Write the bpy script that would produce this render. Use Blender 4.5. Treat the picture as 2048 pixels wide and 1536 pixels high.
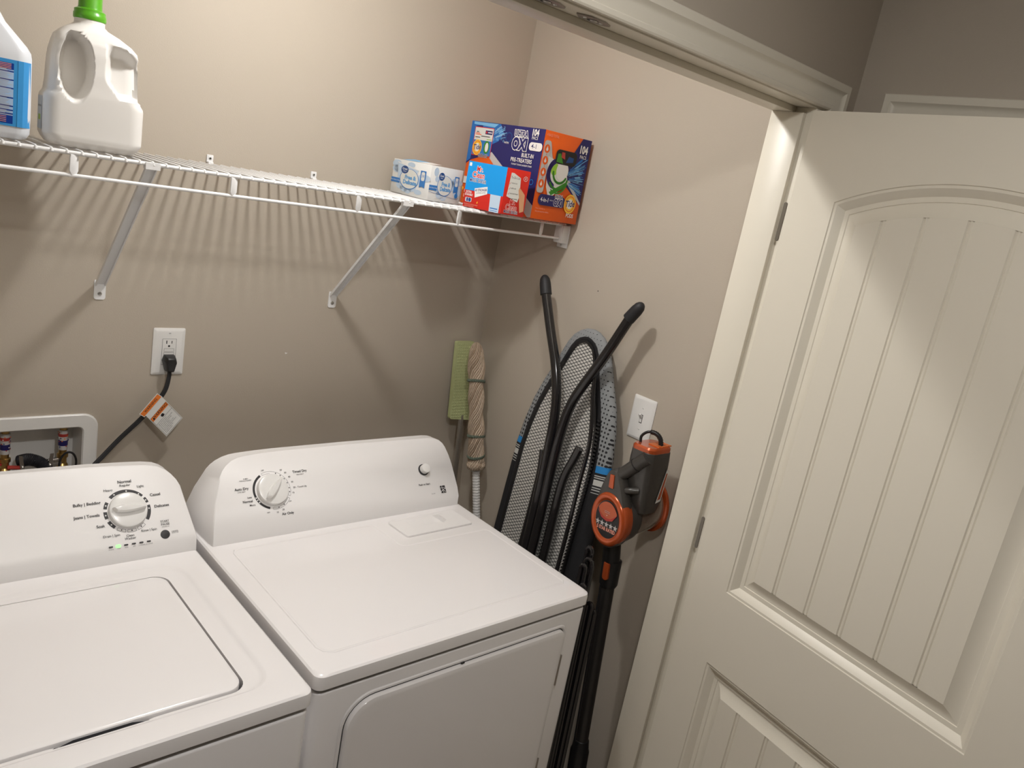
import bpy, bmesh, math, random
from mathutils import Vector, Matrix
from math import sin, cos, pi, hypot, radians
random.seed(7)
for o in list(bpy.data.objects): bpy.data.objects.remove(o)
scn = bpy.context.scene
COL = scn.collection

# ------------------------------------------------------------------ camera
cam_d = bpy.data.cameras.new('camera'); cam = bpy.data.objects.new('camera', cam_d); COL.objects.link(cam)
cam_d.sensor_fit = 'HORIZONTAL'; cam_d.sensor_width = 36; cam_d.lens = 1585.16/2048*36
cam_d.clip_start = .02; cam_d.clip_end = 50
_r = Vector((0.73784274, -0.65049411, 0.18012634)); _u = Vector((0.03380835, 0.30214677, 0.95266170)); _f = Vector((0.67412542, 0.69682475, -0.24492894))
cam.matrix_world = Matrix(((_r.x, _u.x, -_f.x, -1.7345), (_r.y, _u.y, -_f.y, -1.9833), (_r.z, _u.z, -_f.z, 1.8120), (0, 0, 0, 1)))
scn.camera = cam
# ------------------------------------------------------------------ world, lights, exposure
w = bpy.data.worlds.new('world'); scn.world = w; w.use_nodes = True
w.node_tree.nodes['Background'].inputs[0].default_value = (1, .93, .85, 1)
w.node_tree.nodes['Background'].inputs[1].default_value = 0.0
scn.view_settings.view_transform = 'Standard'; scn.view_settings.look = 'None'
scn.view_settings.exposure = 0.0; scn.view_settings.gamma = 1.0; scn.view_settings.use_curve_mapping = False
def lamp(name, loc, watt, rad, col):
    d = bpy.data.lights.new(name, 'POINT'); d.energy = watt; d.shadow_soft_size = rad; d.color = col
    o = bpy.data.objects.new(name, d); o.location = loc; COL.objects.link(o); return o
def down(name, loc, watt, size, col):
    d = bpy.data.lights.new(name, 'AREA'); d.shape = 'DISK'; d.size = size; d.energy = watt; d.color = col
    o = bpy.data.objects.new(name, d); o.location = loc; COL.objects.link(o); return o
LC = (1, .985, .97)
lamp('closet_bulb', (-.88, -.616, 2.365), 11.5, .04, LC); down('closet_downlight', (-.88, -.616, 2.40), 4.4, .08, LC)
lamp('hall_bulb', (-1.35, -1.75, 2.365), 8.0, .05, LC); down('hall_downlight', (-1.35, -1.75, 2.40), 8.0, .12, LC)

# ------------------------------------------------------------------ materials
def mat(name, col, rough=.5, metal=0, spec=.5, coat=0, trans=0, emit=None, estr=0, bump=0, bscale=200, alpha=1):
    m = bpy.data.materials.new(name); m.use_nodes = True; nt = m.node_tree; b = nt.nodes['Principled BSDF']
    b.inputs['Base Color'].default_value = (*col, 1); b.inputs['Roughness'].default_value = rough
    b.inputs['Metallic'].default_value = metal; b.inputs['Specular IOR Level'].default_value = spec
    b.inputs['Coat Weight'].default_value = coat; b.inputs['Transmission Weight'].default_value = trans
    b.inputs['Alpha'].default_value = alpha
    if emit: b.inputs['Emission Color'].default_value = (*emit, 1); b.inputs['Emission Strength'].default_value = estr
    if bump:
        n = nt.nodes.new('ShaderNodeTexNoise'); n.inputs['Scale'].default_value = bscale; n.inputs['Detail'].default_value = 3
        tc = nt.nodes.new('ShaderNodeTexCoord'); nt.links.new(tc.outputs['Object'], n.inputs['Vector'])
        bp = nt.nodes.new('ShaderNodeBump'); bp.inputs['Strength'].default_value = bump; bp.inputs['Distance'].default_value = .001
        nt.links.new(n.outputs['Fac'], bp.inputs['Height']); nt.links.new(bp.outputs['Normal'], b.inputs['Normal'])
    return m
def srgb(r, g, b):
    f = lambda c: (c/255/12.92) if c/255 <= .04045 else ((c/255+.055)/1.055)**2.4
    return (f(r), f(g), f(b))
M = {}
M['wall'] = mat('wall_paint', (.475, .418, .345), .55, spec=.3, bump=.25, bscale=350)
M['hallwall'] = M['wall']
M['trim'] = mat('trim_paint', (.74, .69, .585), .35, spec=.5, bump=.05, bscale=120)
M['ceil'] = mat('ceiling_paint', (.75, .73, .69), .8, bump=.4, bscale=150)
M['floor'] = mat('floor_vinyl', (.40, .34, .28), .5, bump=.1, bscale=60)
M['enamel'] = mat('white_enamel', (.86, .835, .83), .13, spec=.5, coat=.15)
M['consolep'] = mat('console_plastic', (.84, .82, .81), .42, spec=.35)
M['knob'] = mat('knob_plastic', (.80, .79, .77), .25)
M['dark'] = mat('dark_gap', (.02, .02, .02), .6)
M['wandm'] = mat('wand_black', (.022, .020, .019), .35)
M['hingem'] = mat('hinge_nickel', (.22, .20, .17), .4, metal=.9)
M['recess'] = mat('recess_shade', (.09, .09, .095), .6)  # shade tone for the strip in the lid notch
M['ink'] = mat('grey_ink', (.022, .020, .022), .5)
M['green_led'] = mat('green_led', (.2, .9, .2), .4, emit=(.25, 1, .2), estr=1.6)
M['plate'] = mat('plate_plastic', (.78, .77, .75), .3)
M['slot'] = mat('slot_black', (.01, .01, .01), .6)
M['wire'] = mat('shelf_white_vinyl', (.82, .82, .82), .3, coat=.1)
M['steel'] = mat('steel', (.55, .54, .52), .3, metal=1)
M['nickel'] = mat('satin_nickel', (.42, .39, .36), .38, metal=1)
M['brass'] = mat('brass', (.55, .36, .13), .3, metal=1)
M['black'] = mat('black_plastic', (.012, .012, .013), .35)
M['rubber'] = mat('black_rubber', (.013, .013, .015), .6)
M['gloss'] = mat('gloss_black_tube', (.012, .011, .012), .16, coat=.3)
M['vgrey'] = mat('vacuum_charcoal', (.055, .05, .045), .32)
M['orange'] = mat('vacuum_copper', (.50, .085, .018), .22, metal=.35, coat=.5)
M['orange2'] = mat('vacuum_vent', (.75, .20, .05), .3, metal=.3)
M['cup'] = mat('smoky_cup', (.16, .11, .08), .2, trans=.35, coat=.2)
M['jug'] = mat('jug_hdpe', (.80, .78, .75), .3, spec=.4)
M['cap'] = mat('green_cap', (.09, .36, .012), .3, coat=.3)
M['spray'] = mat('spray_bottle_white', (.74, .77, .82), .3)
def ink(n, c): M[n] = mat('print_'+n, srgb(*c), .38, spec=.4)
ink('t_orange', (236, 98, 22)); ink('t_navy', (38, 36, 100)); ink('t_blue', (40, 110, 185)); ink('t_lblue', (125, 185, 225)); ink('t_white', (235, 232, 228))
ink('t_yellow', (250, 200, 60)); ink('t_green', (60, 140, 40)); ink('t_grey', (195, 192, 190)); ink('t_red', (214, 44, 32)); ink('t_cyan', (20, 150, 225))
ink('t_purple', (70, 60, 130)); ink('t_lime', (150, 200, 60)); ink('t_skin', (215, 160, 120)); ink('t_paper', (222, 222, 216)); ink('t_midblue', (50, 120, 190))
ink('t_pale', (190, 208, 226)); ink('t_dkblue', (28, 70, 130)); ink('t_orange3', (238, 130, 50)); ink('t_black', (25, 25, 28)); ink('t_pink', (235, 160, 140))
ink('l_sky', (62, 150, 215)); ink('l_navy', (15, 60, 150)); ink('l_pale', (170, 200, 235))
M['green_pad'] = mat('green_pad', (.46, .50, .25), .7, bump=.6, bscale=400)
M['yarn'] = mat('yarn', (.50, .39, .29), .95, bump=.8, bscale=500)
M['yarn_pale'] = mat('yarn_pale', (.56, .45, .34), .95, bump=.8, bscale=500); M['yarn_brown'] = mat('yarn_brown', (.40, .30, .21), .95, bump=.8, bscale=500); M['yarn_shade'] = mat('yarn_groove_shade', (.20, .145, .10), .95)  # last tone is painted shade for the grooves between strands
M['yarn_g'] = mat('yarn_green', (.13, .16, .12), .95, bump=.8, bscale=500)
M['white_pl'] = mat('white_plastic', (.75, .74, .72), .4)
M['hose'] = mat('grey_hose', (.025, .025, .03), .45)
M['redv'] = mat('red_plastic', (.45, .04, .03), .4)
M['cardw'] = mat('white_card', (.78, .78, .76), .5)
M['hole'] = mat('box_inside', (.02, .018, .016), .8)

def nodes_mat(name, rough=.6):
    m = bpy.data.materials.new(name); m.use_nodes = True; nt = m.node_tree
    return m, nt, nt.nodes['Principled BSDF']
def mth(nt, op, a, b=None):
    n = nt.nodes.new('ShaderNodeMath'); n.operation = op
    for i, v in enumerate((a, b)):
        if v is None: continue
        if isinstance(v, (int, float)): n.inputs[i].default_value = v
        else: nt.links.new(v, n.inputs[i])
    return n.outputs[0]
def mixc(nt, fac, c1, c2):
    n = nt.nodes.new('ShaderNodeMix'); n.data_type = 'RGBA'
    if isinstance(fac, (int, float)): n.inputs[0].default_value = fac
    else: nt.links.new(fac, n.inputs[0])
    for i, c in ((6, c1), (7, c2)):
        if isinstance(c, tuple): n.inputs[i].default_value = (*c, 1)
        else: nt.links.new(c, n.inputs[i])
    return n.outputs[2]
# expanded metal mesh over the felt (local x = across, local z = up the board)
m, nt, b = nodes_mat('expanded_mesh')
tc = nt.nodes.new('ShaderNodeTexCoord'); sp = nt.nodes.new('ShaderNodeSeparateXYZ'); nt.links.new(tc.outputs['Object'], sp.inputs[0])
X, Z = sp.outputs[0], sp.outputs[2]
ax = mth(nt, 'MULTIPLY', X, 1/.0185); az = mth(nt, 'MULTIPLY', Z, 1/.0105)
d1 = mth(nt, 'ABSOLUTE', mth(nt, 'SUBTRACT', mth(nt, 'FRACT', mth(nt, 'ADD', ax, az)), .5))
d2 = mth(nt, 'ABSOLUTE', mth(nt, 'SUBTRACT', mth(nt, 'FRACT', mth(nt, 'SUBTRACT', ax, az)), .5))
line = mth(nt, 'LESS_THAN', mth(nt, 'MINIMUM', d1, d2), .105)
nt.links.new(mixc(nt, line, (.62, .60, .56), (.012, .012, .013)), b.inputs['Base Color']); b.inputs['Roughness'].default_value = .6
M['mesh'] = m
# cover fabric: pale grey with black dots, striped band, black below
m, nt, b = nodes_mat('board_cover')
tc = nt.nodes.new('ShaderNodeTexCoord'); sp = nt.nodes.new('ShaderNodeSeparateXYZ'); nt.links.new(tc.outputs['Object'], sp.inputs[0])
X, Y, Z = sp.outputs
A_ = mth(nt, 'ADD', X, Y)
ax = mth(nt, 'SUBTRACT', mth(nt, 'FRACT', mth(nt, 'MULTIPLY', A_, 1/.0105)), .5); az = mth(nt, 'SUBTRACT', mth(nt, 'FRACT', mth(nt, 'MULTIPLY', Z, 1/.0125)), .5)
rr = mth(nt, 'SQRT', mth(nt, 'ADD', mth(nt, 'MULTIPLY', ax, ax), mth(nt, 'MULTIPLY', az, az)))
grow = mth(nt, 'MULTIPLY', mth(nt, 'SUBTRACT', 1.40, Z), .75)      # dots grow towards the stripes
dot = mth(nt, 'LESS_THAN', rr, mth(nt, 'ADD', mth(nt, 'MAXIMUM', mth(nt, 'MINIMUM', grow, .30), 0.0), .10))
col = mixc(nt, dot, (.25, .26, .265), (.014, .014, .016))
def band(z0, z1, c):
    global col
    f = mth(nt, 'MULTIPLY', mth(nt, 'GREATER_THAN', ZZ, z0), mth(nt, 'LESS_THAN', ZZ, z1)); col = mixc(nt, f, col, c)
xr = mth(nt, 'MAXIMUM', X, 0.0)
ZZ = mth(nt, 'SUBTRACT', Z, mth(nt, 'MULTIPLY', xr, .18))
band(-1, 1.070, (.012, .012, .014)); band(1.050, 1.070, (.02, .22, .55)); band(1.0, 1.044, (.012, .012, .014))
band(1.040, 1.043, (.5, .5, .48)); band(1.034, 1.037, (.5, .5, .48)); band(1.013, 1.030, (.55, .55, .52)); band(1.005, 1.008, (.5, .5, .48)); band(.998, 1.001, (.5, .5, .48)); band(.990, .992, (.5, .5, .48))
nt.links.new(col, b.inputs['Base Color']); b.inputs['Roughness'].default_value = .85
M['cover'] = m

# ------------------------------------------------------------------ mesh builder
class Fr:
    """a local frame: point(u,v,n)"""
    def __init__(s, O, U, V, N=None):
        s.O = Vector(O); s.U = Vector(U).normalized(); s.V = Vector(V).normalized()
        s.N = Vector(N).normalized() if N is not None else s.U.cross(s.V).normalized()
    def __call__(s, u, v, n=0): return s.O + s.U*u + s.V*v + s.N*n
W0 = Fr((0, 0, 0), (1, 0, 0), (0, 1, 0), (0, 0, 1))
class MB:
    def __init__(s): s.v = []; s.f = []; s.m = []; s.mats = []; s.layer = 0
    def mi(s, m):
        if isinstance(m, str): m = M[m]
        if m not in s.mats: s.mats.append(m)
        return s.mats.index(m)
    def add(s, vs, fs, m):
        k = len(s.v); s.v += [Vector(a) for a in vs]; i = s.mi(m)
        for f in fs: s.f.append([k+a for a in f]); s.m.append(i)
    def box(s, x0, x1, y0, y1, z0, z1, m, fr=W0):
        P = [fr(x, y, z) for z in (z0, z1) for y in (y0, y1) for x in (x0, x1)]
        s.add(P, [(0, 2, 3, 1), (4, 5, 7, 6), (0, 1, 5, 4), (2, 6, 7, 3), (0, 4, 6, 2), (1, 3, 7, 5)], m)
    def loops(s, L, m, cap0=False, cap1=False, closed=True):
        n = len(L[0]); vs = [p for l in L for p in l]; fs = []
        for k in range(len(L)-1):
            for i in range(n if closed else n-1):
                j = (i+1) % n; fs.append((k*n+i, k*n+j, (k+1)*n+j, (k+1)*n+i))
        if cap0: fs.append(tuple(range(n-1, -1, -1)))
        if cap1: fs.append(tuple((len(L)-1)*n+i for i in range(n)))
        s.add(vs, fs, m)
    def prism(s, pts, n0, n1, m, fr=W0):
        s.loops([[fr(u, v, n0) for u, v in pts], [fr(u, v, n1) for u, v in pts]], m, True, True)
    def tube(s, path, r, m, seg=12, caps=True, up=None):
        path = [Vector(p) for p in path]; rs = r if isinstance(r, (list, tuple)) else [r]*len(path)
        L = []; prev = None
        for i, p in enumerate(path):
            t = (path[min(i+1, len(path)-1)]-path[max(i-1, 0)]).normalized()
            if prev is None:
                a = Vector((0, 0, 1)) if abs(t.z) < .9 else Vector((1, 0, 0)); x = t.cross(a).normalized()
            else:
                x = (prev - t*prev.dot(t)).normalized()
            prev = x; y = t.cross(x)
            L.append([p+(x*cos(2*pi*k/seg)+y*sin(2*pi*k/seg))*rs[i] for k in range(seg)])
        s.loops(L, m, caps, caps)
    def lathe(s, prof, fr, m, seg=32, cap0=True, cap1=True, sx=1, sy=1):
        s.loops([[fr(r*sx*cos(2*pi*k/seg), r*sy*sin(2*pi*k/seg), h) for k in range(seg)] for r, h in prof], m, cap0, cap1)
    def ell(s, c, rx, ry, rz, m, fr=W0, seg=20, rings=10):
        s.loops([[fr(c[0]+rx*sin(pi*i/rings)*cos(2*pi*k/seg), c[1]+ry*sin(pi*i/rings)*sin(2*pi*k/seg), c[2]-rz*cos(pi*i/rings)) for k in range(seg)] for i in range(rings+1)], m)
    # --- flat print on a face, each call a hair above the last
    def lay(s, dn=.00003): s.layer += dn; return s.layer
    def poly(s, pts, m, fr, n=None):
        n = s.lay() if n is None else n
        s.add([fr(u, v, n) for u, v in pts], [tuple(range(len(pts)))], m)
    def rect(s, u0, v0, u1, v1, m, fr, r=0, n=None):
        if r: s.poly(rrect(u0, v0, u1, v1, r, 5), m, fr, n)
        else: s.poly([(u0, v0), (u1, v0), (u1, v1), (u0, v1)], m, fr, n)
    def disc(s, u, v, ru, rv, m, fr, rot=0, seg=32, n=None):
        s.poly([(u+ru*cos(a)*cos(rot)-rv*sin(a)*sin(rot), v+ru*cos(a)*sin(rot)+rv*sin(a)*cos(rot)) for a in [2*pi*k/seg for k in range(seg)]], m, fr, n)
    def arc(s, u, v, r0, r1, a0, a1, m, fr, seg=24):
        n = s.lay(); A = [radians(a0+(a1-a0)*k/seg) for k in range(seg+1)]
        s.loops([[fr(u+r*cos(a), v+r*sin(a), n) for a in A] for r in (r0, r1)], m, closed=False)
    def strokes(s, pts, w, m, fr):
        n = s.lay()
        for a, c in zip(pts[:-1], pts[1:]):
            du, dv = c[0]-a[0], c[1]-a[1]; L = hypot(du, dv) or 1; nx, ny = -dv/L*w/2, du/L*w/2
            s.add([fr(a[0]+nx, a[1]+ny, n), fr(a[0]-nx, a[1]-ny, n), fr(c[0]-nx, c[1]-ny, n), fr(c[0]+nx, c[1]+ny, n)], [(0, 1, 2, 3)], m)
    def text(s, body, u, v, size, m, fr, align='CENTER', rot=0, bold=0, sx=1, shear=0, dn=.00003):
        """centre (or left) of the line at u,v; size = capital height"""
        d = bpy.data.curves.new('t', 'FONT'); d.body = body; d.size = size/.69; d.align_x = align; d.align_y = 'CENTER'
        d.offset = bold*size*.8; d.shear = shear; d.resolution_u = 3
        o = bpy.data.objects.new('t', d); COL.objects.link(o)
        dg = bpy.context.evaluated_depsgraph_get(); me = bpy.data.meshes.new_from_object(o.evaluated_get(dg))
        n = s.lay(dn); c_, s_ = cos(rot), sin(rot); vs = []
        for q in me.vertices:
            a, b2 = q.co.x*sx, q.co.y; vs.append(fr(u+a*c_-b2*s_, v+a*s_+b2*c_, n))
        s.add(vs, [tuple(p.vertices) for p in me.polygons], m)
        bpy.data.objects.remove(o); bpy.data.curves.remove(d); bpy.data.meshes.remove(me)
    def build(s, name, parent=None, bevel=0, bseg=3, ang=35, smooth=True, sub=0, weld=False):
        me = bpy.data.meshes.new(name); me.from_pydata([tuple(a) for a in s.v], [], s.f)
        for m in s.mats: me.materials.append(m)
        for p, i in zip(me.polygons, s.m): p.material_index = i
        bm = bmesh.new(); bm.from_mesh(me)
        if bevel or weld: bmesh.ops.remove_doubles(bm, verts=bm.verts, dist=1e-6)
        if bevel:
            bmesh.ops.recalc_face_normals(bm, faces=bm.faces)
            es = [e for e in bm.edges if len(e.link_faces) == 2 and e.calc_face_angle() > radians(30)]
            bmesh.ops.bevel(bm, geom=es, offset=bevel, segments=bseg, profile=.5, affect='EDGES', clamp_overlap=True)
        bm.to_mesh(me); bm.free()
        if smooth:
            for p in me.polygons: p.use_smooth = True
            me.set_sharp_from_angle(angle=radians(ang))
        o = bpy.data.objects.new(name, me); COL.objects.link(o)
        if parent is not None:
            o.parent = parent
            bpy.context.view_layer.update()
            o.matrix_parent_inverse = world(parent).inverted()
        if sub:
            md = o.modifiers.new('sub', 'SUBSURF'); md.levels = sub; md.render_levels = sub
        return o
def world(o):
    mm = o.matrix_basis.copy() if not o.parent else world(o.parent) @ o.matrix_parent_inverse @ o.matrix_basis
    return mm
def rrect(u0, v0, u1, v1, r, n=6, side=0, rs=None):
    rs = rs or (r, r, r, r)   # order: BR, TR, TL, BL ; counter-clockwise start bottom-left side
    P = []
    C_ = [((u1-rs[0], v0+rs[0]), -90, rs[0]), ((u1-rs[1], v1-rs[1]), 0, rs[1]), ((u0+rs[2], v1-rs[2]), 90, rs[2]), ((u0+rs[3], v0+rs[3]), 180, rs[3])]
    for (c, a0, rr_) in C_:
        seg = [(c[0]+rr_*cos(radians(a0+90*k/n)), c[1]+rr_*sin(radians(a0+90*k/n))) for k in range(n+1)]
        if side and P:
            a, b_ = P[-1], seg[0]
            P += [(a[0]+(b_[0]-a[0])*k/(side+1), a[1]+(b_[1]-a[1])*k/(side+1)) for k in range(1, side+1)]
        P += seg
    if side:
        a, b_ = P[-1], P[0]
        P += [(a[0]+(b_[0]-a[0])*k/(side+1), a[1]+(b_[1]-a[1])*k/(side+1)) for k in range(1, side+1)]
    return P
def smooth_path(pts, n=6):
    pts = [Vector(p) for p in pts]; out = []
    for i in range(len(pts)-1):
        p0 = pts[max(i-1, 0)]; p1 = pts[i]; p2 = pts[i+1]; p3 = pts[min(i+2, len(pts)-1)]
        for k in range(n):
            t = k/n; out.append(.5*((2*p1)+(p2-p0)*t+(2*p0-5*p1+4*p2-p3)*t*t+(3*p1-p0-3*p2+p3)*t**3))
    out.append(pts[-1]); return out
def tag(o, label=None, cat=None, group=None, kind=None):
    if label: o['label'] = label
    if cat: o['category'] = cat
    if group: o['group'] = group
    if kind: o['kind'] = kind
    return o
def thing(name, label, cat, loc, group=None):
    o = bpy.data.objects.new(name, None); o.location = loc; o.empty_display_size = .05; COL.objects.link(o)
    return tag(o, label, cat, group)
def struct(name, mb, label=None, cat=None, **k):
    o = mb.build(name, **k); tag(o, label, cat, kind='structure'); return o

# ------------------------------------------------------------------ the room shell
JX, JY, JY1, JZ = -.161, -.986, -1.083, 2.055
CEIL = 2.44
LX = -1.90                                # closet left wall
b = MB(); b.box(LX-.12, .12, 0, .12, 1.075, CEIL, 'wall')  # back wall is split round the outlet box recess
b.box(-1.211, .12, 0, .12, 0, 1.075, 'wall'); b.box(LX-.12, -1.45, 0, .12, 0, 1.075, 'wall'); b.box(-1.45, -1.211, 0, .12, 0, .90, 'wall')
b.box(-1.45, -1.211, .085, .12, .90, 1.075, 'wall')
struct('wall_back', b, 'beige painted back wall of the laundry closet', 'wall', smooth=False)
b = MB(); b.box(0, .12, -4.2, 0, 0, CEIL, 'wall')
struct('wall_right', b, 'beige side wall on the right carrying the light switch', 'wall', smooth=False)
b = MB(); b.box(LX-.12, LX, JY, 0, 0, CEIL, 'wall')
struct('wall_left', b, 'beige side wall at the left end of the closet', 'wall', smooth=False)
b = MB(); b.box(LX-1.6, 0, JY1, JY, JZ+.03, CEIL, 'wall'); b.box(-.118, 0, JY1, JY, 0, JZ+.03, 'wall'); b.box(LX-1.6, -1.80, JY1, JY, 0, JZ+.03, 'wall')
struct('wall_front', b, 'beige wall over the closet opening seen from the hall', 'wall', smooth=False)
b = MB(); b.box(LX-1.72, LX-1.6, -4.2, JY1, 0, CEIL, 'wall'); struct('wall_hall_left', b, 'beige hall wall at the far left', 'wall', smooth=False)
b = MB(); b.box(LX-1.72, .12, -4.32, -4.2, 0, CEIL, 'wall'); struct('wall_hall_end', b, 'beige wall at the end of the hall', 'wall', smooth=False)
b = MB(); b.box(LX-1.72, .12, -4.32, .12, CEIL, CEIL+.1, 'ceil'); struct('ceiling', b, 'white ceiling over closet and hall', 'ceiling', smooth=False)
b = MB(); b.box(LX-1.72, .12, -4.32, .12, -.1, 0, 'floor'); struct('floor', b, 'brown floor of closet and hall', 'floor', smooth=False)

# jambs with stop, casings
b = MB()
b.box(-.149, -.118, JY1, JY, 0, 2.067, 'trim'); b.box(JX, -.149, -1.062, JY, 0, JZ, 'trim')
struct('trim_1', b, 'cream painted right door jamb of the closet opening', 'door jamb', bevel=.0012, bseg=2)
b = MB(); b.box(-1.80, -1.770, JY1, JY, 0, 2.067, 'trim'); struct('trim_5', b, 'cream painted left door jamb of the closet opening', 'door jamb', bevel=.0012, bseg=2)
b = MB()
b.box(-1.78, -.118, JY1, JY, 2.067, 2.085, 'trim'); b.box(-1.75, -.149, -1.036, JY, JZ, 2.067, 'trim')
struct('trim_2', b, 'cream painted head jamb across the closet opening', 'door jamb', bevel=.0012, bseg=2)
# colonial casing profile: (across, thickness)
CP = [(0, 0), (0, .009), (.003, .011), (.010, .011), (.012, .008), (.014, .0085), (.030, .0115), (.038, .0145), (.041, .0175), (.045, .0165), (.048, .0165), (.055, .0165), (.057, .014), (.057, 0)]
def casing(fr_pts, across, depth, m='trim', scale=1):
    """fr_pts: list of (point, dir) - loops at each point, across vector per point"""
    b = MB(); L = []
    for p, a in fr_pts: L.append([Vector(p)+Vector(a)*(c*scale)+Vector(depth)*t for c, t in CP])
    b.loops(L, m, True, True); return b
b = casing([((-1.782, JY1, 0), (-1, 0, 0)), ((-1.782, JY1, 2.070), (-1, 0, 1)), ((-.117, JY1, 2.070), (1.0, 0, 1)), ((-.117, JY1, 0), (1.0, 0, 0))], None, (0, -1, 0))
struct('trim_3', b, 'moulded cream casing over and beside the closet opening', 'door casing', ang=25)
# the neighbouring doorway on the right-hand hall wall
b = casing([((0, -1.207, 0), (0, 1, 0)), ((0, -1.207, 2.070), (0, 1, 1)), ((0, -2.03, 2.070), (0, -1, 1)), ((0, -2.03, 0), (0, -1, 0))], None, (-1, 0, 0))
struct('trim_4', b, 'moulded cream casing of the doorway behind the open door', 'door casing', ang=25)
b = MB(); b.box(-.006, 0, -2.03, -1.207, 0, 2.07, 'trim'); struct('door_2', b, 'closed cream door in the hall wall behind the open closet door', 'door')
# baseboard
b = MB(); b.box(-.012, 0, JY, 0, 0, .085, 'trim'); struct('baseboard_right', b, 'cream baseboard along the right closet wall', 'baseboard', bevel=.003)

# ------------------------------------------------------------------ the open closet door
PH = 1.7229
du = Vector((cos(PH), -sin(PH), 0)); dn = Vector((-sin(PH), -cos(PH), 0))   # dn: towards the camera side
FD = Fr((-.1683, -1.0707, 0), du, (0, 0, 1), dn)
DW0, DW1, DZ0, DZ1, TH = .0185, .793, .012, 2.0587, .034
root = thing('door_1', 'open cream closet door with an arched plank panel', 'door', FD(.4, 0, 0))
root['kind'] = 'structure'
b = MB()
def panel(s0, s1, z0, zc, zp, m='trim'):
    NS = 24
    def arch(s, off=0):
        h = zp-zc
        if h < 1e-6: return zc-off
        c = (s0+s1)/2; hw = (s1-s0)/2; R = (hw*hw+h*h)/(2*h); Ro = R-off
        return zp-R+math.sqrt(max(Ro*Ro-(s-c)**2, 0))
    def loop(off, dep):
        a, c = s0+off, s1-off; P = [(a, z0+off), (c, z0+off)]
        P += [(c+(a-c)*k/NS, arch(c+(a-c)*k/NS, off)) for k in range(NS+1)]
        return [FD(u, v, dep) for u, v in P]
    prof = [(0, 0), (.0015, -.0022), (.0065, -.0025), (.0085, -.004), (.0200, -.0150), (.0295, -.0150), (.0305, -.0165), (.033, -.0165), (.046, -.0120), (.0585, -.0035)]
    b.loops([loop(o_, d_) for o_, d_ in prof], m)
    off = .0585; a, c = s0+off, s1-off; mid = (s0+s1)/2
    G = [mid+.0804*k for k in (-2, -1, 0, 1, 2)]
    cols = [(a, 0)]
    for g in G: cols += [(g-.0055, 0), (g-.0035, -.0028), (g-.0005, -.0008), (g+.002, -.0008), (g+.0045, -.0028), (g+.006, 0)]
    cols += [(c, 0)]
    full = []
    for (p, q) in zip(cols[:-1], cols[1:]):
        n_ = max(1, int((q[0]-p[0])/.015))
        for k in range(n_): t = k/n_; full.append((p[0]+(q[0]-p[0])*t, p[1]+(q[1]-p[1])*t))
    full.append(cols[-1])
    for (p, q) in zip(full[:-1], full[1:]):
        b.add([FD(p[0], z0+off, -.0035+p[1]), FD(q[0], z0+off, -.0035+q[1]), FD(q[0], arch(q[0], off), -.0035+q[1]), FD(p[0], arch(p[0], off), -.0035+p[1])], [(0, 1, 2, 3)], m)
    return arch
S0, S1 = .1233, .6702
archU = panel(S0, S1, 1.0127, 1.886, 1.946)
panel(S0, S1, .235, .831, .831)
for (a, c, d, e) in [(DW0, S0, DZ0, DZ1), (S1, DW1, DZ0, DZ1), (S0, S1, DZ0, .235), (S0, S1, .831, 1.0127)]:
    b.add([FD(a, d), FD(c, d), FD(c, e), FD(a, e)], [(0, 1, 2, 3)], 'trim')
for k in range(24):
    a, c = S0+(S1-S0)*k/24, S0+(S1-S0)*(k+1)/24
    b.add([FD(a, archU(a)), FD(c, archU(c)), FD(c, DZ1), FD(a, DZ1)], [(0, 1, 2, 3)], 'trim')
b.add([FD(u, v, n) for n in (0, -TH) for u, v in ((DW0, DZ0), (DW1, DZ0), (DW1, DZ1), (DW0, DZ1))], [(0, 4, 5, 1), (1, 5, 6, 2), (2, 6, 7, 3), (3, 7, 4, 0), (7, 6, 5, 4)], 'trim')
b.build('door_slab', root, ang=20)
for hz0, hz1 in ((1.790, 1.872), (1.064, 1.144), (.20, .28)):
    b = MB()
    # leaf in the gap between jamb and door edge
    P = rrect(.0035, hz0, .0125, hz1, .0045, 4)
    b.prism(P, -.003, -.001, 'hingem', FD)
    b.build('hinge', root)
# ball catch strikes under the head jamb
for x in (-.815, -.915):
    b = MB(); fr = Fr((x, -1.0585, 2.067), (1, 0, 0), (0, 1, 0), (0, 0, -1))
    pts = [(-.037, -.001), (-.017, -.0135), (.014, -.0135), (.036, -.004), (.038, 0), (.036, .004), (.014, .0135), (-.017, .0135)]
    b.prism(pts, 0, .0022, 'nickel', fr)
    b.disc(0, 0, .0105, .0075, 'slot', fr, n=.0024)
    b.ell((.002, 0, .0010), .0085, .0055, .0035, 'nickel', fr, 16, 8)
    b.ell((.018, 0, .0022), .003, .003, .0012, 'steel', fr, 10, 6); b.ell((-.018, 0, .0022), .003, .003, .0012, 'steel', fr, 10, 6)
    tag(b.build('ball_catch_strike'), 'metal ball catch strike under the head jamb, '+('nearer the open door' if x > -.86 else 'half cut off by the photo'), 'door catch', 'ball catch strikes under the head jamb')

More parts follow.
